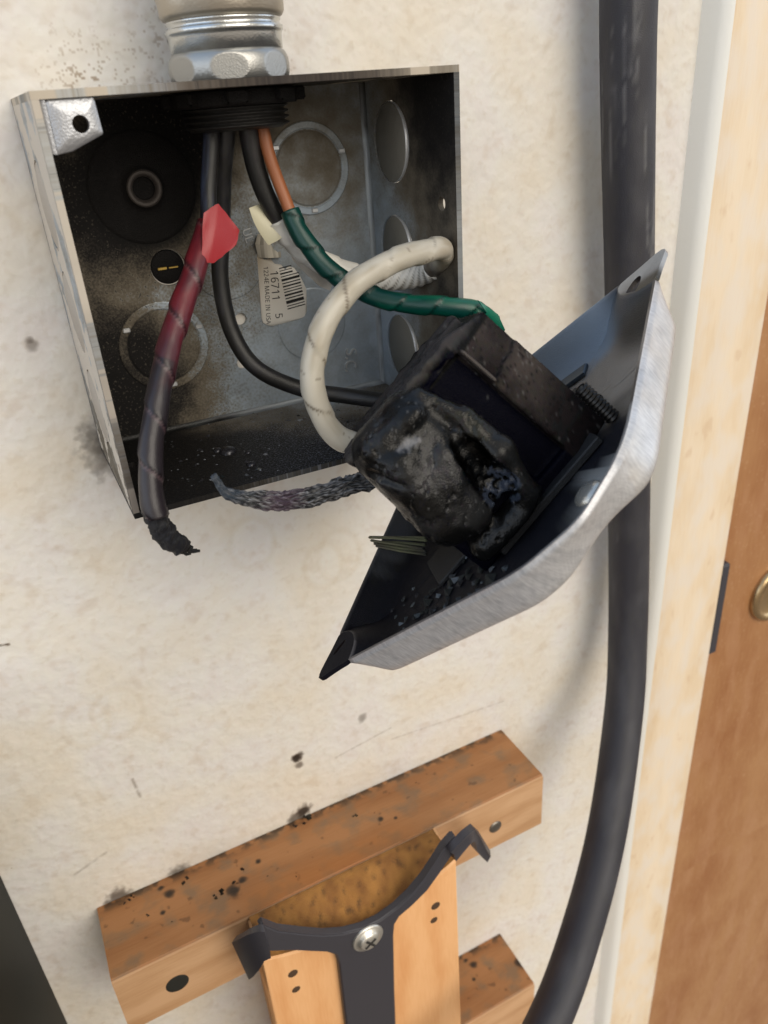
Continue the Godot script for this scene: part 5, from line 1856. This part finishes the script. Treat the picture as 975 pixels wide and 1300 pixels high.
	for i in 9:
		var a := i / 8.0
		var f := [Vector3(86.6, -276.6, 57.5), Vector3(94.4, -272.4, 56.9), Vector3(101.2, -276.0, 53.2), Vector3(107.5, -288.5, 49.2), Vector3(116.5, -311.5, 45.0)]
		var h := [Vector3(89.4, -284.6, 57.5), Vector3(96.0, -280.6, 56.2), Vector3(101.0, -287.0, 51.6), Vector3(105.0, -298.5, 47.6), Vector3(112.6, -314.6, 44.4)]
		var k := mini(int(a * 4.0), 3)
		var t := a * 4.0 - k
		leaf.append(PackedVector3Array([f[k].lerp(f[k + 1], t), (f[k].lerp(f[k + 1], t) + h[k].lerp(h[k + 1], t)) / 2 + Vector3(0.6, 0.6, -0.8), h[k].lerp(h[k + 1], t)]))
	two_sided(g, leaf, Color(1, 1, 1), 3.2)
	commit(g, "curled_tip", mats.black_metal, hk, o)
	# top edge of the crescent: a turned flange towards the wall
	g = Geo.new()
	var edge := PackedVector2Array()
	for q in up:
		edge.append(q + Vector2(0, -1.2))
	edge.reverse()
	ribbon(g, edge, 53.6, 57.0, 1.8)
	commit(g, "turned_edge", mats.black_metal, hk, o)
	# round-head screw
	g = Geo.new()
	var sx := Transform3D(Basis(), Vector3(48.7, -308.0, 57.2))
	lathe(g, PackedVector2Array([Vector2(6.9, 0.0), Vector2(6.9, 0.5), Vector2(6.3, 1.0), Vector2(5.0, 1.1), Vector2(4.6, 2.2), Vector2(3.4, 2.9), Vector2(1.6, 3.1), Vector2(0.01, 3.1)]), sx, 40)
	var sm := commit(g, "screw", plain(Color(0.83, 0.82, 0.79), 0.32, 0.8, false, mats.grain, 0.006, 60.0), hk, o)
	g = Geo.new()
	box(g, Vector3(-2.9, -0.55, 3.0), Vector3(2.9, 0.55, 3.3), 0.1, sx * Transform3D(Basis(Vector3(0, 0, 1), 0.6), Vector3.ZERO))
	box(g, Vector3(-0.55, -2.9, 3.02), Vector3(0.55, 2.9, 3.32), 0.1, sx * Transform3D(Basis(Vector3(0, 0, 1), 0.6), Vector3.ZERO))
	commit(g, "cross_recess", plain(Color(0.16, 0.15, 0.14), 0.6), sm, o)

func cleat(g: Geo, lo: Vector3, hi: Vector3, shift: float) -> void:   # a bar with its top on the upper half of the texture and its front on the lower
	var b := 1.2
	var x0 := lo.x
	var x1 := hi.x
	var sec := [[Vector2(hi.y, lo.z), 0.0], [Vector2(hi.y, hi.z - b), 0.44], [Vector2(hi.y - b, hi.z), 0.53], [Vector2(lo.y + b, hi.z), 0.98], [Vector2(lo.y, hi.z - b), 0.99], [Vector2(lo.y, lo.z), 0.6]]
	for i in sec.size():
		var a: Vector2 = sec[i][0]
		var c: Vector2 = sec[(i + 1) % sec.size()][0]
		var va: float = sec[i][1]
		var vc: float = sec[(i + 1) % sec.size()][1]
		g.sg = 1 + i
		g.quad(Vector3(x0, a.x, a.y), Vector3(x0, c.x, c.y), Vector3(x1, c.x, c.y), Vector3(x1, a.x, a.y), Vector2(shift, va), Vector2(shift, vc), Vector2(shift + 0.95, vc), Vector2(shift + 0.95, va))
	for e in 2:
		var x := x0 if e == 0 else x1
		var r := PackedVector3Array()
		for q in sec:
			r.append(Vector3(x, q[0].x, q[0].y))
		g.sg = 10 + e
		for k in range(1, r.size() - 1):
			var uv := func(v: Vector3) -> Vector2: return Vector2(shift + v.z / 500.0, 0.6 + (hi.y - v.y) / 100.0)
			if e == 0:
				g.tri(r[0], r[k + 1], r[k], uv.call(r[0]), uv.call(r[k + 1]), uv.call(r[k]))
			else:
				g.tri(r[0], r[k], r[k + 1], uv.call(r[0]), uv.call(r[k]), uv.call(r[k + 1]))
